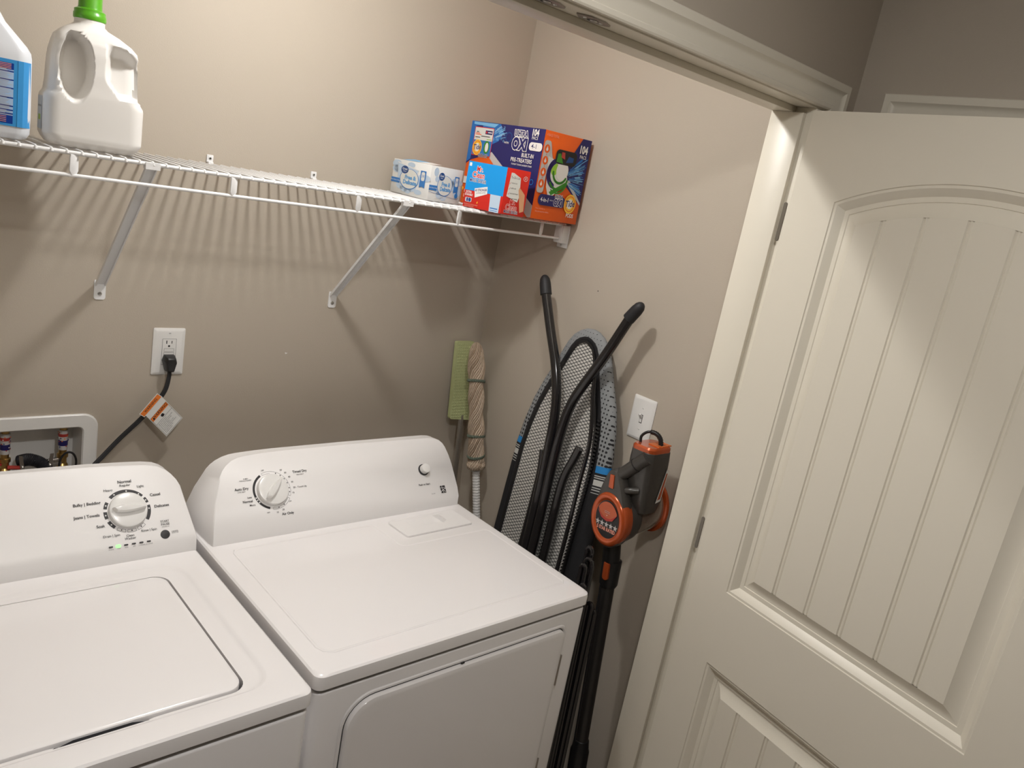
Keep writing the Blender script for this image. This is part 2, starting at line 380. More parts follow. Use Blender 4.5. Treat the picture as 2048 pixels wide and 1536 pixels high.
# ------------------------------------------------------------------ appliances
def plug_loop(pts, z): return [Vector((x, y, z)) for x, y in pts]
def knob(b, fr, u, v, r, h, ang, m='knob', gl=None):
    """round knob with a raised pointer grip"""
    F = Fr(fr(u, v, 0), fr.U*cos(ang)+fr.V*sin(ang), fr.V*cos(ang)-fr.U*sin(ang), fr.N)
    b.lathe([(r*1.0, 0), (r*1.0, h*.35), (r*.97, h*.45), (r*.88, h*.5), (r*.5, h*.52)], F, m, 40)
    L = []
    n = 12
    for k, (sc, hh) in enumerate([(1, .48), (.97, .85), (.90, .97), (.78, 1.0)]):
        pts = []
        for i in range(2*n):
            t = (i/(n)) if i < n else (2-i/n); x = (-.86+1.74*t)*r
            wd = .24*r*(math.sin(pi*min(max((t*.92+.08), 0), 1))**.7)*(1.15-.55*t)
            pts.append(F(x*sc, (wd if i < n else -wd)*(sc if k < 2 else sc*.75), h*hh))
        L.append(pts)
    b.loops(L, m, False, True)

def console(root, outline, rear_dx, ycut, band_x):
    """outline: list (x, v) on the sloped face from left-bottom over the top to right-bottom"""
    fr = Fr((0, -.40, .925), (1, 0, 0), (0, .12, .135))
    b = MB(); xs = [p[0] for p in outline]; xc = (min(xs)+max(xs))/2
    fpt = lambda x, v, n=0: fr(x, v, n)
    front = [Vector((outline[0][0]-.001, -.40, .8965))] + [fpt(x, v) for x, v in outline] + [Vector((outline[-1][0]+.001, -.40, .8965))]
    ins = []
    for p in front:
        q = p.copy(); q.x = xc+(p.x-xc)*1.006; q.y += .005; q.z += (.003 if p.z > .98 else 0); ins.append(q)
    rear = []
    for p in front:
        q = p.copy(); hgt = (p.z-.8965)/.165; q.x = xc+(p.x-xc)*(1+rear_dx) ; q.y = -.29+.05*hgt; q.z = p.z-.004*hgt
        rear.append(q)
    back = []
    for q in rear: q2 = q.copy(); q2.y = ycut; back.append(q2)
    b.loops([back, rear, ins, front], 'consolep', True, False, closed=True)
    # face: band strip + main face
    n = len(front); b.add(front, [tuple(range(n-1, 0, -1)) if False else tuple(range(1, n-1))], 'consolep')
    b.add([front[0], front[1], front[-2], front[-1]], [(0, 1, 2, 3)], 'consolep')
    b.build('console', root, ang=40, weld=True)
    return fr
def deck(root, x0, x1, y0, y1, rim, hole=None, z=.8965, notch=None):
    b = MB(); n, sd = 6, 59
    R = lambda x0, y0, x1, y1, r: rrect(x0, y0, x1, y1, r, n, sd)
    L = [plug_loop(R(x0+.004, y0+.004, x1-.004, y1-.004, .014), z-.034), plug_loop(R(x0, y0, x1, y1, .018), z-.030), plug_loop(R(x0, y0, x1, y1, .018), z-.010),
         plug_loop(R(x0+.0012, y0+.0012, x1-.0012, y1-.0012, .018), z-.004), plug_loop(R(x0+.005, y0+.005, x1-.005, y1-.005, .018), z-.0008), plug_loop(R(x0+.010, y0+.010, x1-.010, y1-.010, .018), z)]
    if hole:
        L.append(plug_loop(R(*rim, .05), z))
        for o_, d_ in ((.003, .0006), (.008, .0032), (.012, .0048), (.016, .0054)):
            rr_ = (rim[0]+o_, rim[1]+o_*.8, rim[2]-o_, rim[3]-o_); L.append(plug_loop(R(*rr_, .05-o_*.6), z-d_))
        h = R(*hole, .03); hp = []
        for (px, py) in h:
            if notch and py < hole[1]+.002 and notch[0]-.03 < px < notch[1]+.03:
                f = max(0, min(1, (px-notch[0]+.012)/.018, (notch[1]+.012-px)/.018))*1.35
                hp.append((px, py-.012*f))
            else: hp.append((px, py))
        L += [plug_loop(hp, z-.0056), plug_loop(hp, z-.0070), plug_loop(hp, z-.050)]
        b.loops(L, 'enamel', False, False)
        b.loops([L[-1]], 'dark', False, True) if False else b.add(L[-1], [tuple(range(len(L[-1])))], 'dark')  # well floor coloured dark to paint the shade under the lid
    else:
        # rim is a polygon list with a notch round the lint lid
        b.loops(L, 'enamel', False, True)
    return b

# ---- washer
root = thing('washing_machine', 'white top-loading washing machine with a round cycle dial and closed lid', 'washing machine', (-1.41, -.6, 0))
b = MB(); wx0, wx1 = -1.757, -1.069
b.prism(rrect(wx0+.003, -.951, wx1-.003, -.235, .02, 6), .025, .855, 'enamel'); b.prism(rrect(wx0+.012, -.943, wx1-.012, -.24, .02, 6), .855, .864, 'dark')
b.prism(rrect(wx0+.02, -.93, wx1-.02, -.25, .02, 6), 0, .025, 'dark')
b.build('cabinet', root, bevel=.004)
b = deck(root, wx0, wx1, -.953, -.235, (-1.715, -.905, -1.118, -.440), (-1.672, -.889, -1.163, -.468), notch=(-1.452, -1.338))
b.build('top_deck', root, ang=30)
b = MB()
n = 6
lidr = lambda off: rrect(-1.672+off, -.889+off, -1.163-off, -.468-off, .028, n, 11)
def crown(pts, z):
    out = []
    for x, y in pts:
        u_ = (x+1.4175)/.25; v_ = (y+.68)/.21
        out.append(Vector((x, y, z)))
    return out
b.loops([crown(lidr(.005), .878), crown(lidr(.005), .8905), crown(lidr(.0058), .8930), crown(lidr(.0085), .8948), crown(lidr(.014), .8956), crown(lidr(.055), .8972), crown(lidr(.11), .8968)], 'enamel', True, True)
b.build('lid', root, ang=30)
b = MB(); b.poly([(-1.458, .884), (-1.448, .8795), (-1.342, .8795), (-1.330, .884), (-1.338, .8868), (-1.352, .8905), (-1.436, .8905), (-1.450, .8868)], 'recess', Fr((0, -.8846, 0), (1, 0, 0), (0, 0, 1), (0, -1, 0)), n=.0003)  # flat dark plate paints the shade below the lid's skirt
tag(b.build('finger_recess_shade', root, smooth=False), 'dark strip painted as shade in the finger recess under the front edge of the lid')
WO = [(-1.0741, .0024), (-1.0746, .0175), (-1.0815, .0676), (-1.0895, .1217), (-1.0955, .137), (-1.1045, .151), (-1.115, .162), (-1.131, .172), (-1.155, .1775), (-1.1863, .1804), (-1.2656, .1850), (-1.40, .187)]
WO = [(-2.82-x, v) for x, v in WO] + [(x, v) for x, v in WO[::-1]][1:]
fw = console(root, WO, .012, -.238, None)
b = MB(); fr = fw; uc, vc = -1.2062, .0842
b.layer = .0003
for a0, a1 in ((40, 133), (148, 168), (176, 196), (205, 228), (17, 33), (-34, 9)): b.arc(uc, vc, .0405, .0475, a0, a1, 'ink', fr)
for a in (51, 85, 119, 158, 186, 216, 25, -1): b.disc(uc+.044*cos(radians(a)), vc+.044*sin(radians(a)), .0016, .0016, 'plate', fr)
for a0, a1 in ((235, 257), (262, 284), (289, 311)):
    b.arc(uc, vc, .0470, .0476, a0, a1, 'ink', fr, 8); b.arc(uc, vc, .0408, .0414, a0, a1, 'ink', fr, 8)
    for a in (a0, a1): b.strokes([(uc+.041*cos(radians(a)), vc+.041*sin(radians(a))), (uc+.0475*cos(radians(a)), vc+.0475*sin(radians(a)))], .0005, 'ink', fr)
    am = radians((a0+a1)/2); b.disc(uc+.044*cos(am), vc+.044*sin(am), .0014, .0014, 'ink', fr)
for t, u, v, s_, bo in [('Normal', -1.2030, .1493, .0062, .03), ('Regular', -1.2032, .1412, .0050, 0), ('Light', -1.1725, .1352, .0050, 0), ('Heavy', -1.2380, .1337, .0050, 0), ('Casual', -1.1450, .1125, .0058, .03),
    ('Bulky | Bedding', -1.2825, .1090, .0058, .03), ('Delicates', -1.1355, .0855, .0058, .03), ('Jeans | Towels', -1.2860, .0825, .0058, .03), ('Soak', -1.2630, .0577, .0058, .03), ('Drain | Spin', -1.2450, .0343, .0048, 0),
    ('Clean', -1.2090, .0297, .0048, 0), ('Washer', -1.2095, .0235, .0048, 0), ('Rinse | Spin', -1.1700, .0356, .0048, 0), ('START', -1.1350, .0495, .0044, 0), ('PAUSE', -1.1350, .0425, .0044, 0), ('UNLOCK LID', -1.1350, .0375, .0018, 0),
    ('CANCEL', -1.1175, .0243, .0026, 0), ('HOLD 3 SEC', -1.1175, .0210, .0018, 0)]:
    b.text(t, u, v, s_, 'ink', fr, bold=bo*.7+.012)
b.strokes([(-1.1445, .0460), (-1.1255, .0460)], .0003, 'ink', fr)
for i, (x, t) in enumerate(zip((-1.250, -1.2355, -1.2202, -1.205, -1.1898, -1.1747), ('SENSING', 'WASH', 'RINSE', 'SPIN', 'COMPLETE', 'LID LOCKED'))):
    if i != 1: b.rect(x-.0042, .0092, x+.0042, .0124, 'ink', fr, r=.0015)
    b.text(t, x, .0053, .0018, 'ink', fr)
b.build('printed_lettering', root, smooth=False)
b = MB(); knob(b, fr, uc, vc, .0385, .026, radians(-3)); o = b.build('cycle_dial', root, ang=30)
b = MB(); F = Fr(fr(-1.1385, .0205, 0), fr.U, fr.V, fr.N); b.lathe([(.0098, 0), (.0098, .001), (.0092, .002), (.004, .0026)], F, 'ink', 24); tag(b.build('start_button', root), 'round black start button')
b = MB(); b.layer = .0006; b.rect(-1.2405, .0075, -1.2305, .0140, 'green_led', fr, r=.0028); tag(b.build('indicator_light', root), 'lit green wash indicator')

# ---- dryer
root = thing('clothes_dryer', 'white front-loading clothes dryer with knob console and lint lid on top', 'dryer', (-.69, -.6, 0))
dx0, dx1 = -1.051, -.3165
b = MB()
b.prism(rrect(dx0+.004, -.921, dx1-.004, -.235, .015, 5), .03, .856, 'enamel'); b.prism(rrect(dx0+.014, -.91, dx1-.014, -.24, .015, 5), .856, .864, 'dark')
b.prism(rrect(dx0+.02, -.90, dx1-.02, -.25, .015, 5), 0, .03, 'dark')
b.build('cabinet', root, bevel=.005)
b = deck(root, dx0, dx1, -.925, -.235, None)
# pressed line in the top
z = .8965
rim = [(-.355, -.862), (-.345, -.852), (-.345, -.570), (-.350, -.560), (-.360, -.556), (-.610, -.556), (-.618, -.552), (-.622, -.544), (-.627, -.440), (-.631, -.431), (-.640, -.428), (-.985, -.428), (-.997, -.432), (-1.004, -.445), (-1.008, -.840), (-1.002, -.856), (-.985, -.867)]
def off(pts, d):
    out = []; n_ = len(pts)
    for i in range(n_):
        a, c = Vector(pts[i-1]), Vector(pts[(i+1) % n_]); t = (c-a).normalized(); out.append((pts[i][0]-t.y*d, pts[i][1]+t.x*d))
    return out
b.loops([plug_loop(off(rim, -.003), z+.0000), plug_loop(off(rim, -.0015), z+.0012), plug_loop(off(rim, .001), z+.0014), plug_loop(off(rim, .004), z+.0001)], 'enamel')
b.build('top_deck', root, ang=30)
b = MB()
P = [(-.589, -.4345), (-.584, -.5235), (-.368, -.5205), (-.372, -.430)]
def rpoly(P, r, n=4):
    out = []; N = len(P)
    for i in range(N):
        p, a, c = Vector(P[i]), Vector(P[i-1]), Vector(P[(i+1) % N]); p0 = p+(a-p).normalized()*r; p1 = p+(c-p).normalized()*r
        for k in range(n+1): t = k/n; q = p0*(1-t)**2+p*2*t*(1-t)+p1*t*t; out.append((q.x, q.y))
    return out
b.loops([plug_loop(rpoly(P, .008), z), plug_loop(rpoly(P, .008), z+.0045), plug_loop(off(rpoly(P, .008), .0015), z+.006)], 'consolep', False, True)
# finger grip: shallow well and fin
b.loops([[Vector((x, y, z+.0063)) for x, y in rrect(-.545, -.485, -.455, -.448, .006, 4)], [Vector((x, y, z+.0064)) for x, y in rrect(-.542, -.482, -.458, -.451, .006, 4)]], 'consolep', False, True)
b.add([(-.452, -.446, z+.0062), (-.447, -.492, z+.0062), (-.449, -.468, z+.020), (-.428, -.462, z+.0062), (-.428, -.480, z+.0062)], [(0, 1, 2), (1, 4, 2), (4, 3, 2), (3, 0, 2)], 'consolep')
b.build('lint_lid', root, ang=30)
DO = [(-1.0335, .0107), (-1.0170, .070), (-.9985, .1162), (-.9930, .130), (-.9844, .1440), (-.9735, .156), (-.9581, .1667), (-.9425, .1728), (-.9255, .1758), (-.880, .1790), (-.8339, .1805), (-.6347, .1800), (-.450, .1772), (-.379, .1758), (-.358, .1730), (-.343, .1665), (-.3335, .156), (-.3285, .1440), (-.3240, .120), (-.3220, .0903), (-.3246, .0251), (-.329, .0)]
fd = console(root, DO, .022, -.238, None)
b = MB(); fr = fd; uc, vc = -.8765, .0872; b.layer = .0003
b.arc(uc, vc, .0425, .0480, 119, 252, 'ink', fr, 40)
for a in (198, 206, 215): b.disc(uc+.0452*cos(radians(a)), vc+.0452*sin(radians(a)), .0018, .0018, 'plate', fr)
b.arc(uc, vc, .0478, .0483, -24, 112, 'ink', fr, 40); b.arc(uc, vc, .0425, .0429, 85, 112, 'ink', fr, 8); b.arc(uc, vc, .0425, .0429, -24, -8, 'ink', fr, 8)
b.strokes([(uc+.0427*cos(radians(112)), vc+.0427*sin(radians(112))), (uc+.048*cos(radians(112)), vc+.048*sin(radians(112)))], .0005, 'ink', fr)
b.strokes([(uc+.0427*cos(radians(-24)), vc+.0427*sin(radians(-24))), (uc+.048*cos(radians(-24)), vc+.048*sin(radians(-24)))], .0005, 'ink', fr)
b.arc(uc, vc, .0478, .0483, 262, 328, 'ink', fr, 20); b.arc(uc, vc, .0425, .0429, 262, 328, 'ink', fr, 20)
for a in (262, 328): b.strokes([(uc+.0427*cos(radians(a)), vc+.0427*sin(radians(a))), (uc+.048*cos(radians(a)), vc+.048*sin(radians(a)))], .0005, 'ink', fr)
for a in (66, 50, 34, 18, 1, -12, 280, 300): b.disc(uc+.0450*cos(radians(a)), vc+.0450*sin(radians(a)), .0014, .0014, 'ink', fr)
for t, u, v, s_, bo in [('60', -.8430, .1355, .0040, 0), ('50', -.8330, .1272, .0040, 0), ('40', -.8250, .1156, .0040, 0), ('30', -.8205, .1018, .0040, 0), ('20 - Touch Up', -.8030, .0870, .0042, 0), ('10', -.8239, .0741, .0040, 0),
    ('OFF', -.8370, .0537, .0030, 0), ('Timed Dry', -.7945, .1268, .0060, .03), ('HIGH HEAT', -.7952, .1187, .0026, 0), ('Air Only', -.8495, .0247, .0060, .03), ('20', -.8590, .0357, .0040, 0), ('10', -.8750, .0312, .0040, 0), ('OFF', -.8975, .0334, .0030, 0), ('OFF', -.8900, .1394, .0030, 0),
    ('45 MIN', -.9361, .1232, .0026, 0), ('WRINKLE GUARD', -.9375, .1188, .0026, 0), ('Auto Dry', -.9507, .0991, .0060, .03), ('LOW HEAT', -.9522, .0918, .0026, 0), ('Less', -.9355, .0765, .0044, 0), ('Normal', -.9420, .0670, .0054, .03), ('More', -.9325, .0570, .0044, 0),
    ('Push to Start', -.4352, .0463, .0050, .02), ('Series 100', -.4140, .0165, .0020, 0)]:
    b.text(t, u, v, s_, 'ink', fr, bold=bo*.7+.012)
# square emblem of pale strokes
u, v = -.3772, .0250
b.rect(u-.0085, v-.0105, u+.0085, v+.0105, 'ink', fr, r=.0015)
b.strokes([(u-.0085, v+.0045), (u+.0085, v+.0040)], .0010, 'consolep', fr)
b.strokes([(u-.002, v+.0105), (u-.0025, v-.002), (u-.0005, v-.0105)], .0011, 'consolep', fr)
b.strokes([(u+.0085, v+.001), (u+.003, v+.0005), (u-.001, v-.0025)], .0012, 'consolep', fr)
b.strokes([(u-.0085, v-.0065), (u-.004, v-.0035), (u, v-.0015), (u+.003, v-.0060), (u+.0085, v-.0078)], .0012, 'consolep', fr)
b.build('printed_lettering', root, smooth=False)
b = MB(); knob(b, fr, uc, vc, .0385, .028, radians(47)); b.build('timer_knob', root, ang=30)
b = MB(); F = Fr(fr(-.4225, .0895, 0), fr.U, fr.V, fr.N); F2 = Fr(fr(-.4245, .0885, 0), fr.U, fr.V, fr.N)
b.lathe([(.0165, .0006), (.0165, .0012), (.012, .0013)], F2, 'ink', 32); b.lathe([(.0135, 0), (.0135, .012), (.0128, .0145), (.009, .0155), (.004, .0158)], F, 'knob', 32); b.build('start_button', root, ang=30)
# front door of the dryer
FF = Fr((0, -.921, 0), (1, 0, 0), (0, 0, 1), (0, -1, 0))
b = MB(); rs = (.025, .022, .062, .03)
R2 = lambda o_: rrect(-.977+o_, .20+o_, -.386-o_, .818-o_, 0, 8, 0, rs=tuple(max(r_-o_*.6, .004) for r_ in rs))
b.loops([[FF(u, v, .0002) for u, v in R2(-.010)], [FF(u, v, .0030) for u, v in R2(-.008)], [FF(u, v, .0032) for u, v in R2(-.004)], [FF(u, v, .0004) for u, v in R2(-.0015)]], 'enamel')
b.loops([[FF(u, v, .0003) for u, v in R2(-.0015)], [FF(u, v, .0004) for u, v in R2(.003)]], 'dark')
b.loops([[FF(u, v, .0) for u, v in R2(0.0005)], [FF(u, v, .006) for u, v in R2(.0010)], [FF(u, v, .0095) for u, v in R2(.003)], [FF(u, v, .0110) for u, v in R2(.008)], [FF(u, v, .0112) for u, v in R2(.014)]], 'enamel', False, True)
d_o = b.build('door', root, ang=30)
for z0, z1 in ((.662, .745), (.365, .448)):
    b = MB(); b.tube([FF(-.3845, z0, .0075), FF(-.3845, z1, .0075)], .0032, 'nickel', 10); b.box(-.3845, -.3800, z0, z1, .0005, .0025, 'nickel', FF)
    b.build('hinge', d_o)
b = MB(); b.box(-.705, -.697, .8195, .8225, .001, .006, 'dark', FF); b.build('catch', root)

# ------------------------------------------------------------------ wire shelf
ZS = 1.718; YF = -.303
shelf = thing('wire_shelf', 'white wire shelf along the back wall above the machines', 'shelf', (-.95, 0, ZS))
b = MB()
zc = ZS-.0042
b.tube([(LX+.01, YF, zc), (-.014, YF, zc)], .0040, 'wire', 12); b.tube([(LX+.01, YF, ZS-.0449), (-.014, YF, ZS-.0449)], .0036, 'wire', 12)
b.build('front_rail', shelf)
b = MB(); b.tube([(LX+.01, -.012, zc-.001), (-.004, -.012, zc-.001)], .0030, 'wire', 8); b.tube([(LX+.01, -.155, zc-.001), (-.004, -.155, zc-.001)], .0030, 'wire', 8)
b.build('back_rail', shelf)
k0 = -int((1.89-1.3407)/.0254); wires = []
x = -1.3407+.0254*k0
xs = []
while x < -.008: xs.append(x); x += .0254
wm = None
for i, x in enumerate(xs):
    if wm is None:
        b = MB(); b.tube([(x, -.006, ZS-.0002), (x, YF+.002, ZS-.0002), (x, YF-.0035, ZS-.002), (x, YF-.0048, ZS-.006)], .0025, 'wire', 8)
        o = b.build('wire', shelf); wm = (o, x)
    else:
        o = wm[0].copy(); o.parent = shelf; o.matrix_parent_inverse = wm[0].matrix_parent_inverse.copy(); o.location = (x-wm[1], 0, 0); COL.objects.link(o)
for k in range(5):
    x = -1.3286+.3048*k
    b = MB(); pts = [(-.0075, .038), (.0075, .038), (.0085, .032), (.0085, .008), (.004, 0), (-.004, 0), (-.0085, .008), (-.0085, .032)]
    b.prism(pts, -.0018, .0018, 'wire', Fr((x, YF-.001, ZS-.0445), (.93, .36, 0), (0, 0, 1))); b.build('spacer', shelf, bevel=.0008, bseg=2)
for x, lab in ((-1.1897, 'left'), (-.5801, 'right')):
    b = MB()
    a, c = Vector((x, YF+.004, ZS-.012)), Vector((x, -.0045, 1.408)); d = (c-a); nrm = Vector((1, 0, 0)).cross(d).normalized()
    F = Fr(a, (1, 0, 0), d, nrm); L_ = d.length
    pr = [(-.011, .004), (-.011, -.0035), (-.0085, -.0035), (-.0085, .0015), (.0085, .0015), (.0085, -.0035), (.011, -.0035), (.011, .004)]
    b.loops([[F(u, t, n) for u, n in pr] for t in (0, L_*.5, L_)], 'wire', True, True)
    b.prism(rrect(-.0125, 1.372, .0125, 1.418, 0, 5, rs=(.006, .002, .002, .006)), 0, .0025, 'wire', Fr((x, 0, 0), (1, 0, 0), (0, 0, 1), (0, -1, 0)))
    b.box(x-.014, x+.014, YF-.006, YF+.008, ZS-.014, ZS-.001, 'wire')
    b.lathe([(.0050, .0025), (.0045, .0045), (.0015, .0052)], Fr((x, 0, 1.386), (1, 0, 0), (0, 0, 1), (0, -1, 0)), 'steel', 12)
    b.lathe([(.0022, .0040), (.0020, .0046)], Fr(F(0, .02, 0), F.U, F.V, F.N), 'steel', 10)
    b.build('support_bracket', shelf, bevel=0, ang=30)
for x in (-.961, -.684, -1.5, -.35):
    b = MB(); fr = Fr((x, 0, 1.731), (1, 0, 0), (0, 0, 1), (0, -1, 0))
    b.prism(rrect(-.008, -.010, .008, .008, .0015, 3), 0, .004, 'wire', fr); b.box(-.006, .006, -.016, -.008, 0, .012, 'wire', fr)
    b.lathe([(.0042, .004), (.0038, .0055), (.001, .006)], fr, 'steel', 12); b.disc(0, 0, .0018, .0018, 'slot', fr, n=.0061)
    b.build('wall_clip', shelf, bevel=.0006, bseg=2)
b = MB()
b.box(-.030, 0, YF-.010, YF-.004, ZS-.056, ZS-.006, 'wire'); b.box(-.004, 0, YF-.012, YF+.030, ZS-.072, ZS-.004, 'wire'); b.box(-.032, 0, YF-.010, YF+.02, ZS-.058, ZS-.054, 'wire'); b.box(-.033, -.030, YF-.008, YF+.02, ZS-.056, ZS-.006, 'wire')
b.lathe([(.004, .004), (.0035, .006), (.001, .0065)], Fr((0, YF+.012, ZS-.064), (0, 1, 0), (0, 0, 1), (-1, 0, 0)), 'steel', 12)
b.build('end_bracket', shelf, bevel=.001, bseg=2)

# ------------------------------------------------------------------ electrical plates
root = thing('wall_outlet', 'white rectangular wall outlet plate on the back wall with one plug in it', 'outlet', (-1.0243, 0, 1.2449))
fr = Fr((-1.0243, 0, 1.2449), (1, 0, 0), (0, 0, 1), (0, -1, 0))
b = MB(); R = lambda o_, r=.003: rrect(-.0388+o_, -.0603+o_, .0388-o_, .0603-o_, r, 3)
b.loops([[fr(u, v, 0) for u, v in R(0)], [fr(u, v, .003) for u, v in R(0)], [fr(u, v, .0055) for u, v in R(.005)], [fr(u, v, .0062) for u, v in R(.008)]], 'plate', False, True); b.build('cover_plate', root, ang=25)
b = MB(); b.prism(rrect(-.0168, -.0335, .0168, .0335, .001, 2), .005, .0068, 'plate', fr)
b.arc(0, 0, .0, .0, 0, 1, 'slot', fr, 1)
b.layer = .0068
b.strokes([(-.0169, -.0336), (.0169, -.0336), (.0169, .0336), (-.0169, .0336), (-.0169, -.0336)], .0006, 'ink', fr)
for s_ in (1, -1):
    c0 = .0215*s_
    b.rect(-.0078, c0-.0005, -.0055, c0+.0078, 'slot', fr); b.rect(.0050, c0, .0070, c0+.0070, 'slot', fr); b.disc(-.0005, c0-.0065, .0027, .0024, 'slot', fr)
for v0, v1 in ((.0010, .0085), (-.0085, -.0010)): b.strokes([(-.012, v0), (.012, v0), (.012, v1), (-.012, v1), (-.012, v0)], .0005, 'ink', fr)
b.build('receptacle', root, ang=25)
for s_ in (1, -1): b = MB(); b.lathe([(.0030, .0060), (.0026, .0072)], Fr(fr(0, .0486*s_, 0), fr.U, fr.V, fr.N), 'plate', 12, True, True); b.rect(-.0022, .0486*s_-.0003, .0022, .0486*s_+.0003, 'slot', fr, n=.0074); b.build('screw', root)

root = thing('light_switch', 'white toggle light switch plate on the right wall above the vacuum', 'light switch', (0, -.7235, 1.2506))
fr = Fr((0, -.7235, 1.2506), (0, -1, 0), (0, 0, 1), (-1, 0, 0))
b = MB(); b.loops([[fr(u, v, 0) for u, v in R(0)], [fr(u, v, .003) for u, v in R(0)], [fr(u, v, .0055) for u, v in R(.005)], [fr(u, v, .0062) for u, v in R(.008)]], 'plate', False, True); b.build('cover_plate', root, ang=25)
b = MB(); b.box(-.005, .005, -.012, .012, .0060, .0066, 'ink', fr); b.prism([(-.0042, -.010), (.0042, -.010), (.0042, .010), (-.0042, .010)], .0064, .0072, 'plate', fr)
TF = Fr(fr(0, 0, .004), fr.U, fr.V*.8+fr.N*.6, fr.N*.8-fr.V*.6); b.box(-.0036, .0036, .002, .018, -.003, .003, 'plate', TF); b.build('toggle', root, bevel=.0006, bseg=2)
for s_ in (1, -1): b = MB(); b.lathe([(.0030, .0060), (.0026, .0072)], Fr(fr(0, .030*s_, 0), fr.U, fr.V, fr.N), 'plate', 12); b.rect(-.0022, .030*s_-.0003, .0022, .030*s_+.0003, 'slot', fr, n=.0074); b.build('screw', root)

# cord with plug and warning tag
root = thing('power_cord', 'black appliance power cord with plug running down from the outlet', 'power cord', (-1.025, -.02, 1.19))
fr = Fr((-1.0243, -.0068, 1.2449), (1, 0, 0), (0, 0, 1), (0, -1, 0))
b = MB()
LP = lambda s_, n_, wtop, wbot, z0, z1: [fr(-wbot, z0, n_), fr(wbot, z0, n_), fr(wtop, (z0+z1*2)/3, n_), fr(wtop*.75, z1, n_), fr(-wtop*.75, z1, n_), fr(-wtop, (z0+z1*2)/3, n_)]
b.loops([LP(1, .0, .0165, .008, -.048, -.006), LP(1, .010, .0165, .008, -.048, -.006), LP(1, .026, .013, .0075, -.046, -.010), LP(1, .029, .011, .006, -.043, -.014)], 'black', True, True)
b.build('plug', root, bevel=.002, bseg=3)
b = MB(); cp = smooth_path([(-1.0243, -.020, 1.207), (-1.0255, -.024, 1.182), (-1.034, -.028, 1.150), (-1.054, -.028, 1.118), (-1.090, -.026, 1.073), (-1.130, -.024, 1.030), (-1.168, -.030, .990), (-1.205, -.040, .952), (-1.24, -.06, .90), (-1.25, -.12, .80)], 5)
for dx_ in (-.0028, 0, .0028): b.tube([p+Vector((dx_*.7, 0, -dx_*.7)) for p in cp], .0033, 'rubber', 8)
b.build('cable', root)
tagp = thing('warning_tag', 'white and orange folded warning tag wrapped round the power cord', 'tag', (-1.07, -.03, 1.11))
U_ = Vector((.62, 0, .785)); V_ = Vector((-.785, 0, .62))
F = Fr((-1.0805, -.034, 1.0865), (.585, -.04, .81), (-.81, 0, .585)); F.N = Vector((0, -1, 0))
b = MB(); b.prism([(-.003, -.002), (.063, -.002), (.063, .014), (-.003, .014)], -.001, 0, 'cardw', F); b.layer = .0002
b.rect(-.0015, 0, .0615, .0125, 't_orange3', F); b.text('WARNING', .030, .0062, .0062, 't_black', F, bold=.02); b.build('wrap', tagp, smooth=False)
F = Fr((-1.0790, -.036, 1.0885), (.585, -.04, .81), (.66, -.10, -.72)); F.N = Vector((0, -1, 0))
b = MB(); b.prism([(0, 0), (.060, 0), (.060, .0775), (0, .0775)], -.0006, 0, 'cardw', F)
F2_ = Fr(F(0, 0), F.U, -F.V, F.N)
b.layer = .0002
b.rect(.002, -.026, .058, -.0155, 't_orange3', F2_); b.text('WARNING', .032, -.0207, .0070, 't_black', F2_, bold=.03); b.poly([(.005, -.0245), (.012, -.0245), (.0085, -.0175)], 't_black', F2_)
b.strokes([(.002, -.0755), (.058, -.0755), (.058, -.0155), (.002, -.0155), (.002, -.0755)], .0006, 't_black', F2_)
b.disc(.030, -.032, .0045, .004, 't_black', F2_); b.strokes([(.025, -.030), (.036, -.035)], .0012, 't_black', F2_); b.strokes([(.002, -.038), (.058, -.038)], .0006, 't_black', F2_)
for k, t in enumerate(['Electric Shock Hazard', 'Plug into a grounded 3 prong outlet.', 'Do not remove ground prong.', 'Do not use an adapter.', 'Do not use an extension cord.', 'Failure to follow these instructions', 'can result in death, fire,', 'or electrical shock.']):
    b.text(t, .005, -.042-.0040*k, .0022, 't_black', F2_, align='LEFT')
b.build('flap', tagp, smooth=False)

